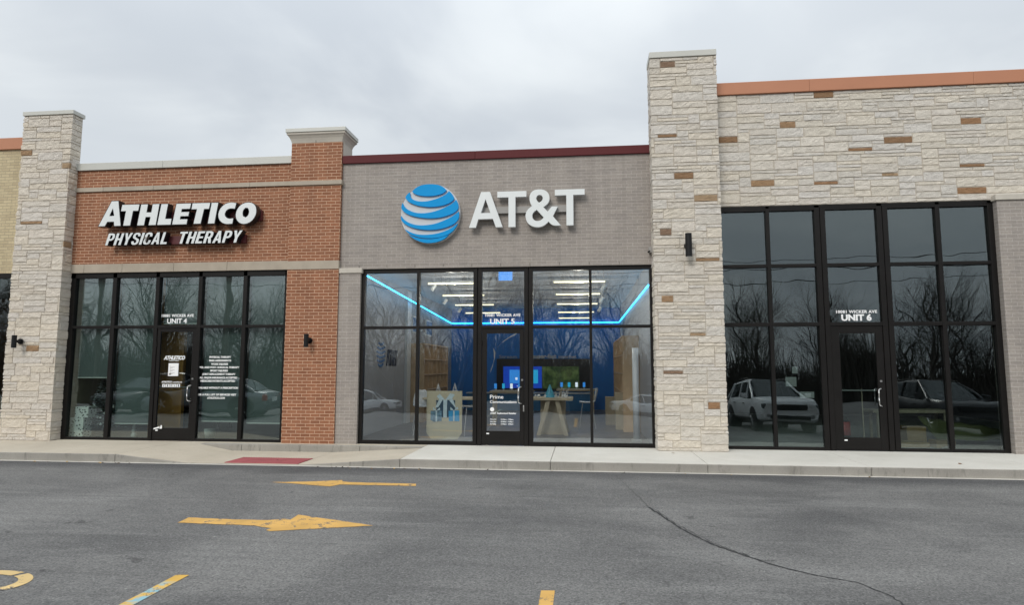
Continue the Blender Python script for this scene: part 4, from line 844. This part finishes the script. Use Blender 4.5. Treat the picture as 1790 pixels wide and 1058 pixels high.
# poster with gifts just inside the window
plain('poster_tan', (.42, .38, .26), .7, .04, 3); plain('gift_navy', (.015, .05, .085), .5, .3, 14); plain('gift_blue', (.02, .27, .50), .5, .2, 10); plain('ribbon_silver', (.45, .55, .57), .35, .15, 14); plain('gift_check', (.10, .19, .25), .5, .5, 16)
t = thing('gift_poster', 'tan poster with chamfered corners showing three wrapped gifts', 'poster', (-2.88, .33, .08))
m = MB(); outline(m, [[(-3.255, 1.07), (-2.505, 1.07), (-2.505, .20), (-2.60, .08), (-3.155, .08), (-3.255, .20)]], .33, .006); m.build('board', 'poster_tan', t)
def pf_(name, loops, y, mt):
    m = MB()
    for l in loops: outline(m, [l], y, .002)
    m.build(name, mt, t)
pf_('gift', [[(-3.055, .88), (-2.65, .88), (-2.655, .52), (-3.045, .52)]], .3265, 'gift_navy')
pf_('gift', [[(-3.165, .66), (-2.94, .66), (-2.93, .45), (-3.10, .43), (-3.17, .47)]], .3235, 'gift_check')
pf_('gift', [[(-2.79, .66), (-2.565, .67), (-2.56, .45), (-2.78, .45)]], .3235, 'gift_blue')
pf_('ribbon', [[(-2.90, .88), (-2.82, .88), (-2.825, .52), (-2.90, .52)], [(-2.86, .88), (-2.98, 1.01), (-3.04, .96), (-2.99, .90)], [(-2.86, .88), (-2.76, 1.02), (-2.66, 1.0), (-2.72, .90)], [(-2.99, .90), (-3.07, .72), (-3.0, .74), (-2.92, .88)], [(-2.78, .88), (-2.66, .74), (-2.62, .70), (-2.70, .90)]], .3205, 'ribbon_silver')
pf_('ribbon', [[(-3.06, .66), (-3.03, .66), (-3.03, .44), (-3.06, .44)], [(-3.045, .66), (-3.11, .74), (-3.12, .68)], [(-3.045, .66), (-2.98, .73), (-2.96, .68)], [(-2.69, .67), (-2.66, .67), (-2.66, .45), (-2.69, .45)], [(-2.675, .67), (-2.75, .74), (-2.75, .68)], [(-2.675, .67), (-2.60, .75), (-2.58, .70)]], .3175, 'ribbon_silver')
m = MB(); outline(m, [[(-3.22, .42), (-2.54, .45), (-2.54, .44), (-3.22, .41)]], .3245, .001); m.build('shadow_line', 'cast_stone', t)
# white streamers hanging behind the door glass
m = MB()
for pl in ([(-1.36, 2.27, .035), (-1.50, 2.20, .055), (-1.66, 2.10, .05), (-1.78, 1.98, .015)], [(-1.86, 1.96, .006), (-1.835, 1.85, .035), (-1.84, 1.74, .02), (-1.86, 1.66, .008)], [(-1.86, 1.66, .006), (-1.89, 1.56, .035), (-1.925, 1.45, .008)], [(-1.70, .62, .01), (-1.85, .45, .04), (-1.95, .31, .05)]):
    for (xa, za, wa), (xb, zb, wb) in zip(pl, pl[1:]):
        m.quad((xa - wa / 2, .38, za - wa / 2), (xb - wb / 2, .41, zb - wb / 2), (xb + wb / 2, .40, zb + wb / 2), (xa + wa / 2, .37, za + wa / 2))
o = m.build('paper_streamer', 'white_plastic'); o.modifiers.new('t', 'SOLIDIFY').thickness = .002
tag(o, 'white curling streamers hanging behind the phone shop door', 'streamer')
# ================================================================== INSIDE THE CLINIC
m = MB(); m.v = [(-9.13, .012, .235), (-8.99, .006, .265), (-8.985, .008, .30), (-9.125, .014, .262)]; m.f.append((0, 1, 2, 3)); m.mi.append(0)
m.v += [(-8.985, .004, .252), (-8.93, .008, .255), (-8.935, .010, .325), (-8.955, .006, .33)]; m.f.append((4, 5, 6, 7)); m.mi.append(0)
o = m.build('paper_flyer', 'vinyl_white'); o.modifiers.new('t', 'SOLIDIFY').thickness = .001; tag(o, 'torn white paper flyer stuck low on the clinic door', 'flyer')
def blind(x0, x1, z0, label):
    t = thing('roller_blind', label, 'blind', ((x0 + x1) / 2, .17, z0), 'grey blinds in the clinic windows')
    MB().box(x0, x1, .16, .165, z0 + .02, 3.6).build('blind_cloth', 'blind_cloth', t)
    MB().box(x0 + .01, x1 - .01, .152, .172, z0 - .005, z0 + .019).build('bottom_rail', 'blind_rail', t)
blind(-11.10, -10.20, 1.32, 'half drawn grey blind above the frosted Christmas tree'); blind(-10.16, -9.19, .33, 'low grey blind in the second bay left of the clinic door')
blind(-8.15, -7.20, .40, 'low grey blind behind the list of services'); blind(-7.13, -6.21, .37, 'low grey blind in the bay beside the red brick pillar')
blind(-9.13, -8.30, 2.50, 'short grey blind over the clinic door')
plain('panel_orange_glow', (.62, .30, .07), .7, .15, 2); MB().box(-9.7, -8.93, .62, .72, 0, 3.8).build('partition', 'panel_orange_glow', rb);  # orange glow of an unseen indoor lamp put into the partition's colour
plain('tree_frost', (.50, .56, .55), .8, .35, 30); plain('tree_green', (.03, .06, .045), .9, .3, 20)
t = thing('christmas_tree', 'frosted Christmas tree behind the leftmost clinic window', 'christmas tree', (-10.84, .72, 0))
m = MB(); r = random.Random(9)
for k in range(2400):
    h = r.random() ** 1.25; z = .20 + h * 1.26; rad = .40 * (1 - h) + .05; a = r.uniform(0, 6.283); q = rad * r.uniform(.35, 1); x = -10.84 + q * math.cos(a); y = .72 + q * math.sin(a) * .8
    L_ = r.uniform(.03, .07); ez = r.uniform(-.03, .03); mt = 0 if r.random() < .5 else 1; p = Vector((x, y, z)); d1 = Vector((math.cos(a), math.sin(a), ez * 8)) * L_; d2 = Vector((-math.sin(a), math.cos(a), r.uniform(-.5, .5))) * .016
    m.quad(tuple(p - d2), tuple(p + d1 - d2 * .4), tuple(p + d1 + d2 * .4), tuple(p + d2), mt)
m.build('foliage', ['tree_frost', 'tree_green'], t)
m = MB().tube((-10.84, .72, .0), (-10.84, .72, 1.55), .025, .01, 8); m.build('trunk', 'tree_green', t)
m = MB()
for k in range(40): h = r.random(); a = r.uniform(3.3, 6.1); q = .38 * (1 - h) + .05; m.ball((-10.84 + q * math.cos(a), .72 + q * math.sin(a) * .8, .25 + h * 1.12), r.uniform(.015, .03), 8, 5)
m.build('bauble', 'white_plastic', t); t.children[-1]['kind'] = 'stuff'
g = N('wrap_paper'); v = g.vec(); vo = g.n('ShaderNodeTexVoronoi'); vo.inputs['Scale'].default_value = 17; g.l(v, vo.inputs['Vector'])
g.done(g.mix(g.rng(vo.outputs[0], .30, .36), (.03, .035, .035), (.62, .65, .62)), .6)
for x0, x1, z0, z1, y, lb in ((-11.14, -10.82, .455, .69, .20, 'patterned gift box on top of the stack'), (-11.235, -10.915, .235, .453, .19, 'patterned gift box in the middle of the stack'), (-11.23, -10.91, .0, .233, .19, 'patterned gift box at the bottom of the stack')):
    t = thing('gift_box', lb, 'gift box', ((x0 + x1) / 2, y, z0), 'black and white wrapped boxes'); MB().box(x0, x1, y, y + .25, z0, z1).build('wrapping', 'wrap_paper', t, bevel=.004)
    MB().box(x0 - .003, x1 + .003, y + .11, y + .14, z0 + .0005, z1 + .003).build('ribbon', 'blind_rail', t)
t = thing('snowman_figure', 'small white snowman figurine on the clinic window floor', 'figurine', (-9.87, .42, 0))
m = MB(); m.ball((-9.87, .42, .06), .065, 12, 8); m.ball((-9.875, .42, .155), .048, 12, 8); m.ball((-9.875, .42, .23), .036, 12, 8); m.build('body', 'sign_silver', t, smooth=True); MB().tube((-9.875, .42, .255), (-9.875, .42, .30), .03, .02, 10).build('hat', 'sign_silver', t)
t = thing('paint_bucket', 'pale bucket on the floor below the list of services', 'bucket', (-8.2, .6, 0)); MB().tube((-8.2, .6, 0), (-8.2, .6, .20), .10, .125, 18).build('bucket_body', 'blind_rail', t, smooth=True)
MB().path([(-8.2 + .125 * math.cos(a * .314), .6 - .02, .19 - .06 * math.sin(a * .314)) for a in range(11)], .004, 5).build('handle', 'steel', t)
t = thing('treatment_table', 'dark padded treatment table seen under the clinic blind', 'table', (-9.8, 2.6, 0)); plain('vinyl_maroon', (.10, .012, .015), .5, .1, 2)
MB().box(-10.1, -9.0, 2.3, 3.0, .55, .65).build('pad', 'vinyl_maroon', t, bevel=.02)
for a in (-10.05, -9.1):
    for b in (2.35, 2.9): MB().box(a, a + .06, b, b + .06, 0, .548).build('leg', 'room_dark', t)
for k, (x0, z0, z1) in enumerate(((-11.05, .85, 1.2), (-10.55, .9, 1.25))):
    t = thing('picture_frame', 'framed picture on the %s inside wall above the gifts' % ('left' if k == 0 else 'middle'), 'picture', (x0 - 3, 6.9, z0)); MB().box(x0 - 3.2, x0 - 2.6, 7.44, 7.49, z0, z1 + .2).build('frame', 'shelf_back', t); MB().box(x0 - 3.15, x0 - 2.65, 7.43, 7.439, z0 + .05, z1 + .15).build('picture', 'cast_stone', t)
# ================================================================== INSIDE THE EMPTY UNIT
plain('cardboard', (.30, .20, .10), .85, .1, 4); plain('tarp_green', (.10, .11, .045), .8, .15, 3); plain('red_plastic', (.45, .03, .02), .4, .1, 3); plain('plank_wood', (.34, .29, .22), .8, .15, 4)
t = thing('work_table', 'long plank work table inside the empty unit', 'table', (6.6, 2.2, 0))
o = MB().box(6.15, 7.75, 1.7, 2.2, .60, .66).build('table_top', 'plank_wood', t, bevel=.004)
for a in (6.25, 7.6):
    for b in (1.75, 2.1): MB().box(a, a + .05, b, b + .05, 0, .598).build('leg', 'plank_wood', t)
for k, (x0, x1, y, z0, h, lb) in enumerate(((6.58, 6.95, 1.2, 0, .36, 'brown cardboard box under the work table'), (6.2, 6.75, .7, 0, .10, 'flat cardboard box lying on the empty unit floor'), (6.85, 7.2, .65, 0, .14, 'low cardboard box nearest the tall window'))):
    t = thing('cardboard_box', lb, 'box', ((x0 + x1) / 2, y, z0)); MB().box(x0, x1, y, y + .3, z0, z0 + h).build('carton', 'cardboard', t, bevel=.004); MB().box(x0 + .01, x1 - .01, y + .13, y + .17, z0 + h + .0005, z0 + h + .002).build('tape', 'plank_wood', t)
m = MB(); r = random.Random(4)
for j in range(7):
    for i in range(13):
        x = 7.0 + i * .14; z = .42 - .30 * (i / 12) ** 1.5 * (j / 6) - .04 * j + .03 * r.random(); m.v.append((x, .9 + j * .12, max(.03, .12 + (.40 - .02 * i) * (j / 6) + .04 * r.random())))
for j in range(6):
    for i in range(12): k = j * 13 + i; m.f.append((k, k + 1, k + 14, k + 13)); m.mi.append(0)
o = m.build('tarpaulin', 'tarp_green', smooth=True); o.modifiers.new('t', 'SOLIDIFY').thickness = .008; tag(o, 'crumpled olive tarpaulin on the floor behind the tall window', 'tarpaulin')
for k in range(4):
    tag(MB().tube((6.9 + k * .08, .55 + k * .06, .02 + k * .012), (8.3, .75 + k * .08, .02 + k * .012), .012, .012, 6).build('metal_conduit', 'steel'), 'thin metal conduit lying on the floor in front of the tarpaulin', 'conduit', 'conduits on the empty unit floor')
t = thing('broom', 'thin pale broom handle leaning behind the empty unit door', 'broom', (5.72, 1.2, 0)); MB().tube((5.70, 1.1, .1), (5.86, 1.5, 1.12), .012, .012, 6).build('handle', 'plank_wood', t); MB().box(5.58, 5.82, 1.03, 1.12, .0, .1).build('brush', 'room_dark', t)
t = thing('shop_vacuum', 'small red drum vacuum seen through the empty unit door', 'vacuum', (5.75, 2.3, 0)); MB().tube((5.75, 2.3, .06), (5.75, 2.3, .36), .16, .15, 16).build('drum', 'red_plastic', t, smooth=True); MB().tube((5.75, 2.3, .362), (5.75, 2.3, .46), .14, .08, 16).build('lid', 'sign_black', t)
t = thing('notice_board', 'pale notices taped behind the dark left window', 'notice', (4.1, .3, 1.2)); m = MB(); m.box(4.03, 4.13, .10, .102, 1.45, 1.58); m.box(3.90, 4.10, .10, .102, 1.20, 1.38); m.build('sheet', 'room_grey', t); MB().box(4.15, 4.42, .10, .103, .98, 1.10).build('card', 'room_grey', t)
# ================================================================== LEAVES by the kerb
plain('leaf_brown', (.17, .08, .03), .8, .3, 30); plain('leaf_yellow', (.55, .33, .06), .8, .2, 30); plain('leaf_dark', (.05, .035, .025), .8, .3, 30)
def leaf_mb(r, s_):
    m = MB(); n = 9; rim = [(s_ * math.cos(2 * math.pi * k / n) * (1 if k % 2 else .55), s_ * .6 * math.sin(2 * math.pi * k / n) * (1 if k % 2 else .55), r.uniform(0, s_ * .35)) for k in range(n)]
    m.v = [(0, 0, s_ * .12)] + rim
    for k in range(n): m.f.append((0, k + 1, (k + 1) % n + 1)); m.mi.append(0)
    return m
r = random.Random(12)
for k in range(34):
    x = r.choice([r.uniform(-4.8, -3.0), r.uniform(-3, 8), r.uniform(-11, -8)]); y = -2.04 - abs(r.gauss(0, .06)); mt = r.choice(['leaf_brown', 'leaf_dark', 'leaf_dark', 'leaf_yellow']); s_ = r.uniform(.018, .045)
    o = leaf_mb(r, s_).build('fallen_leaf', mt); o.location = (x, y, -.147); o.rotation_euler = (r.uniform(-.3, .3), r.uniform(-.3, .3), r.uniform(0, 6)); cn = {'leaf_brown': 'brown', 'leaf_dark': 'blackened', 'leaf_yellow': 'yellow'}[mt]; tag(o, 'small %s dry leaf lying in the gutter along the kerb' % cn, 'leaf', '%s leaves along the kerb' % cn)
for k, (x, y, s_, mt, lb) in enumerate(((-5.52, -1.6, .03, 'leaf_dark', 'tiny dark leaf lying on the red tactile plate'), (1.62, -.75, .04, 'leaf_brown', 'single leaf on the pavement by the tall stone pillar'), (6.1, -1.5, .045, 'leaf_brown', 'single leaf on the pavement in front of the tall windows'))):
    o = leaf_mb(r, s_).build('fallen_leaf', mt); o.location = (x, y, -.115 if k == 0 else .004); tag(o, lb, 'leaf')
# ================================================================== WHAT THE WINDOWS REFLECT: cars, trees, poles and wires across the car park
plain('car_white', (.72, .73, .74), .25, .02, 1, 0, 0, .6); plain('car_silver', (.20, .21, .23), .25, .02, 1, 0, .4, .6); plain('car_black', (.015, .015, .018), .2, .02, 1, 0, 0, .6)
plain('headlight_lens', (.10, .11, .12), .15, .1, 4, 0, .3, .8); plain('tyre', (.015, .015, .015), .9, .1, 8); plain('rim', (.35, .35, .36), .35, .05, 3, 0, .8); plain('trim_black', (.012, .012, .013), .6, .1, 3); glass('lamp_glass', (.75, .78, .8), 1.6, 0); plain('tail_red', (.35, .01, .01), .3, .05, 3)
def car(label, col, loc, rz, suv=True):
    t = thing('parked_car', label, 'car', loc); t.rotation_euler = (0, 0, rz)
    def put(mb, n, mt, par=None, **k): o = mb.build(n, mt, None, **k); o.parent = par or t; return o
    L, Wd = (4.8, .96) if suv else (4.65, .90); H = 1.74 if suv else 1.44; belt = 1.08 if suv else .93; hood = 1.10 if suv else .82; zb = .30 if suv else .20
    # lower body: stations from tail (-y) to nose (+y): y, half width, bottom, top
    st_ = [(-L / 2, .82, zb + .22, belt - .25), (-L / 2 + .08, .92, zb + .08, belt - .06), (-L / 2 + .5, 1, zb, belt), (-.6, 1, zb, belt), (.75, 1, zb, belt - .02), (1.0, 1, zb, hood + .02), (1.75, .98, zb, hood - .03), (L / 2 - .20, .95, zb + .02, hood - .07), (L / 2 - .05, .88, zb + .05, hood - .13), (L / 2, .84, zb + .12, hood - .22)]
    m = MB(); sec = 10
    for y, wf, b, tp in st_:
        w_ = Wd * wf
        for px_, pz in ((-.86, 0), (-.98, .10), (-1.0, .45), (-.985, .78), (-.90, 1.0), (.90, 1.0), (.985, .78), (1.0, .45), (.98, .10), (.86, 0)): m.v.append((px_ * w_, y, b + (tp - b) * pz))
    for j in range(len(st_) - 1):
        for k in range(sec): a = j * sec + k; b = j * sec + (k + 1) % sec; m.f.append((a, b, b + sec, a + sec)); m.mi.append(0)
    m.f.append(tuple(range(sec))); m.mi.append(0); m.f.append(tuple((len(st_) - 1) * sec + k for k in reversed(range(sec)))); m.mi.append(0)
    put(m, 'body', col, bevel=.02, smooth=True)
    g_ = [(-L / 2 + (.10 if suv else .55), .84, belt - .02, belt + .02), (-L / 2 + (.45 if suv else 1.15), .80, belt - .02, H - .06), (-.7, .78, belt - .02, H), (.15, .77, belt - .02, H - .02), (1.12, .86, belt - .04, belt + .0)]
    m = MB()
    for y, wf, b, tp in g_:
        for px_, pz in ((-1.0, 0), (-.82, .86), (-.70, 1.0), (.70, 1.0), (.82, .86), (1.0, 0)): m.v.append((px_ * Wd * wf * 1.08, y, b + (tp - b) * pz))
    for j in range(len(g_) - 1):
        for k in range(5):
            a = j * 6 + k; roof = k in (1, 2, 3) and j in (1, 2); m.f.append((a, a + 1, a + 7, a + 6)); m.mi.append(0 if roof else 1)
    gh = put(m, 'cabin', [col, 'car_glass'])
    m = MB()
    for j in (1, 2, 3):
        y = g_[j][0]; tp = g_[j][3]
        for s_ in (-1, 1): m.tube((s_ * Wd * g_[j][1] * 1.085, y - .02, belt), (s_ * Wd * g_[j][1] * .90, y, tp - .06), .035, .03, 6)
    for s_ in (-1, 1): m.tube((s_ * Wd * .86 * 1.06, 1.12, belt), (s_ * Wd * .77 * .88, .15, H - .05), .035, .03, 6); m.tube((s_ * Wd * .84 * 1.06, g_[0][0], belt), (s_ * Wd * .80 * .88, g_[1][0], H - .1), .05, .04, 6)
    put(m, 'pillar', col)
    for sy_ in (-1.42, 1.45):
        for s_ in (-1, 1):
            put(MB().tube((s_ * (Wd - .24), sy_, .38), (s_ * (Wd + .004), sy_, .38), .44, .44, 24), 'wheel_arch', 'trim_black')
            w_ = put(MB().tube((s_ * (Wd - .22), sy_, .35), (s_ * (Wd + .02), sy_, .35), .35, .35, 24), 'wheel', 'tyre', bevel=.02)
            rm = MB().tube((s_ * (Wd + .008), sy_, .35), (s_ * (Wd + .022), sy_, .35), .235, .235, 24, 1)
            for q in range(5): a_ = q * 1.2566; rm.tube((s_ * (Wd + .028), sy_, .35), (s_ * (Wd + .028), sy_ + .2 * math.cos(a_), .35 + .2 * math.sin(a_)), .035, .028, 5, 0)
            rm.tube((s_ * (Wd + .018), sy_, .35), (s_ * (Wd + .04), sy_, .35), .05, .045, 10, 0); put(rm, 'rim', ['rim', 'trim_black'], w_)
    for s_ in (-1, 1):
        put(MB().box(s_ * .70 - .17, s_ * .70 + .15, L / 2 - .24, L / 2 - .005, hood - .34, hood - .20), 'headlight', 'headlight_lens', bevel=.03)
        put(MB().tube((s_ * .68, L / 2 - .1, zb + .22), (s_ * .68, L / 2 + .012, zb + .22), .06, .06, 14), 'fog_light', 'rim')
        if suv: put(MB().path([(s_ * .66, .0, H + .0), (s_ * .66, -.2, H + .05), (s_ * .66, -1.4, H + .04), (s_ * .64, -1.7, H - .04)], .016, 6), 'roof_rail', 'trim_black')
        put(MB().box(s_ * (Wd + .0) - .012, s_ * (Wd + .0) + .012, -1.0, .95, zb + .02, zb + .10), 'side_trim', 'trim_black')
        for yd in (.25, -.75): put(MB().box(s_ * (Wd + .002) - .012, s_ * (Wd + .002) + .012, yd - .1, yd + .1, belt - .18, belt - .15), 'door_handle', 'trim_black')
        put(MB().box(s_ * (Wd + .09) - .09, s_ * (Wd + .09) + .09, .85, .97, belt + .02, belt + .16), 'wing_mirror', col, bevel=.02)
        put(MB().box(s_ * .78 - .10, s_ * .78 + .10, -L / 2 - .01, -L / 2 + .12, belt - .28, belt - .10), 'tail_light', 'tail_red', bevel=.02)
    put(MB().box(-.53, .53, L / 2 - .04, L / 2 + .014, hood - .37, hood - .20), 'grille', 'trim_black', bevel=.02)
    put(MB().box(-.62, .62, L / 2 - .06, L / 2 + .015, zb + .10, zb + .24), 'bumper_intake', 'trim_black', bevel=.02)
    put(MB().box(-.25, .25, -L / 2 - .012, -L / 2 + .02, .62, .74), 'number_plate', 'vinyl_white')
    return t
car('white off-road car parked nose to the shops', 'car_white', (6.55, -10.8, -.15), 0)
car('white hatch parked beside the off-road car', 'car_white', (3.9, -12.1, -.15), 0, False)
car('black off-road car parked opposite the right window', 'car_black', (12.2, -10.9, -.15), 0)
car('grey saloon parked opposite the clinic', 'car_silver', (-14.1, -10.2, -.15), R(82), False)
car('dark saloon parked farther left of the clinic', 'car_black', (-18.6, -13.0, -.15), R(5), False)
car('white off-road car driving far across the car park', 'car_white', (-16.5, -36, lot_z(-36)), R(-90))
car('silver off-road car far across on the right', 'car_white', (4.5, -38, lot_z(-38)), R(88))
plain('bark', (.045, .038, .032), .95, .2, 6)
def tree_mesh(seed, H=15.0):
    r = random.Random(seed); m = MB()
    def grow(p, d, L, rad, lev):
        n = 3 if lev < 4 else 2
        for k in range(n):
            d = (d + Vector((r.gauss(0, .13), r.gauss(0, .13), r.gauss(.04, .06)))).normalized(); q = p + d * (L / n); r2 = rad * (.86 if lev < 5 else .7)
            m.tube(p, q, rad, r2, 5 if lev < 2 else 3, 0, False); p = q; rad = r2
            if lev < 7 and k >= (1 if lev == 0 else 0) and (lev < 5 or r.random() < .68):
                for _ in range(1 if lev else 2):
                    ax = d.orthogonal().normalized(); ax.rotate(Matrix.Rotation(r.uniform(0, 6.28), 3, d)); nd = (d + ax * r.uniform(.45, .95)).normalized(); grow(p, nd, L * r.uniform(.58, .80), rad * .56, lev + 1)
        if lev < 7 and len(m.f) < 60000: grow(p, (d + Vector((r.gauss(0, .25), r.gauss(0, .25), .15))).normalized(), L * .66, rad * .85, lev + 1)
    grow(Vector((0, 0, -.3)), Vector((0, 0, 1)), H * .30, H * .017, 0)
    import sys; print('tree faces', len(m.f), max(v[2] for v in m.v), file=sys.stderr); return m
protos = []
for s_ in (1, 2, 3, 4, 5):
    me = tree_mesh(s_)
    t = thing('bare_tree', 'leafless tree beyond the car park, reflected in the windows', 'tree', (0, 0, 0), 'leafless trees beyond the car park'); o = me.build('branches', 'bark', None); o.parent = t; protos.append((t, o))
spots = []; r = random.Random(21)
for k in range(64):
    row = k % 3; x = -88 + k * 2.6 + r.uniform(-1.2, 1.2); y = (-46, -53, -61)[row] + r.uniform(-2.5, 2.5); spots.append((x, y, r.uniform(.85, 1.2)))
spots += [(-30, -31, .95), (-22.5, -28, .72), (-9, -30, 1.0), (-1.0, -31, .95), (-4.5, -37, 1.0)]
for k, (x, y, s_) in enumerate(spots):
    t, o = protos[(k * 7 // 3) % 5] if k >= 5 else protos[k]
    if k >= 5:
        o2 = o.copy(); t = t.copy(); COL.objects.link(t); COL.objects.link(o2); o2.parent = t
    t.location = (x, y, lot_z(y)); t.rotation_euler = (0, 0, r.uniform(0, 6.28)); t.scale = (s_, s_, s_)
m = MB(); r = random.Random(8)
for k in range(46000):
    x = r.uniform(-105, 105); y = r.uniform(-72, -44); h = (5.0 + 5.5 * r.random() ** 1.3) * (.75 + .35 * noise2(x * .09, y * .09, 3)); z = lot_z(y); a = r.uniform(-.25, .25); b = r.uniform(-.25, .25)
    m.v += [(x - .075, y, z), (x + .075, y + .02, z), (x + a * h, y + b * h, z + h)]; i = len(m.v); m.f.append((i - 3, i - 2, i - 1)); m.mi.append(0)
struct(m.build('undergrowth', 'bark'), 'stuff')
plain('pole_wood', (.12, .10, .085), .9, .15, 5)
for (x, y, h, lb) in ((-22.3, -14.2, 9.5, 'tall pole across the car park left of the clinic'), (-16.3, -14.6, 9.0, 'tall pole across the car park facing the clinic'), (-46, -30, 10.5, 'utility pole far to the left beyond the car park'), (38, -30, 10.5, 'utility pole far to the right beyond the car park')):
    t = thing('utility_pole', lb, 'pole', (x, y, lot_z(y))); MB().tube((x, y, lot_z(y)), (x, y, h), .17, .12, 12).build('mast', 'pole_wood', t, smooth=True); MB().box(x - 1.0, x + 1.0, y - .06, y + .06, h - .9, h - .76).build('cross_arm', 'pole_wood', t)
for z, y, lb in ((8.75, -30, 'upper'), (9.35, -30.4, 'top'), (7.9, -29.8, 'lower')):
    pts = [(-46 + 84 * k / 40, y, z - .9 * (1 - ((k - 20) / 20) ** 2) + .3) for k in range(41)]
    tag(MB().path(pts, .022, 5).build('overhead_wire', 'sign_black'), '%s dark wire strung between the far utility poles' % lb, 'wire')
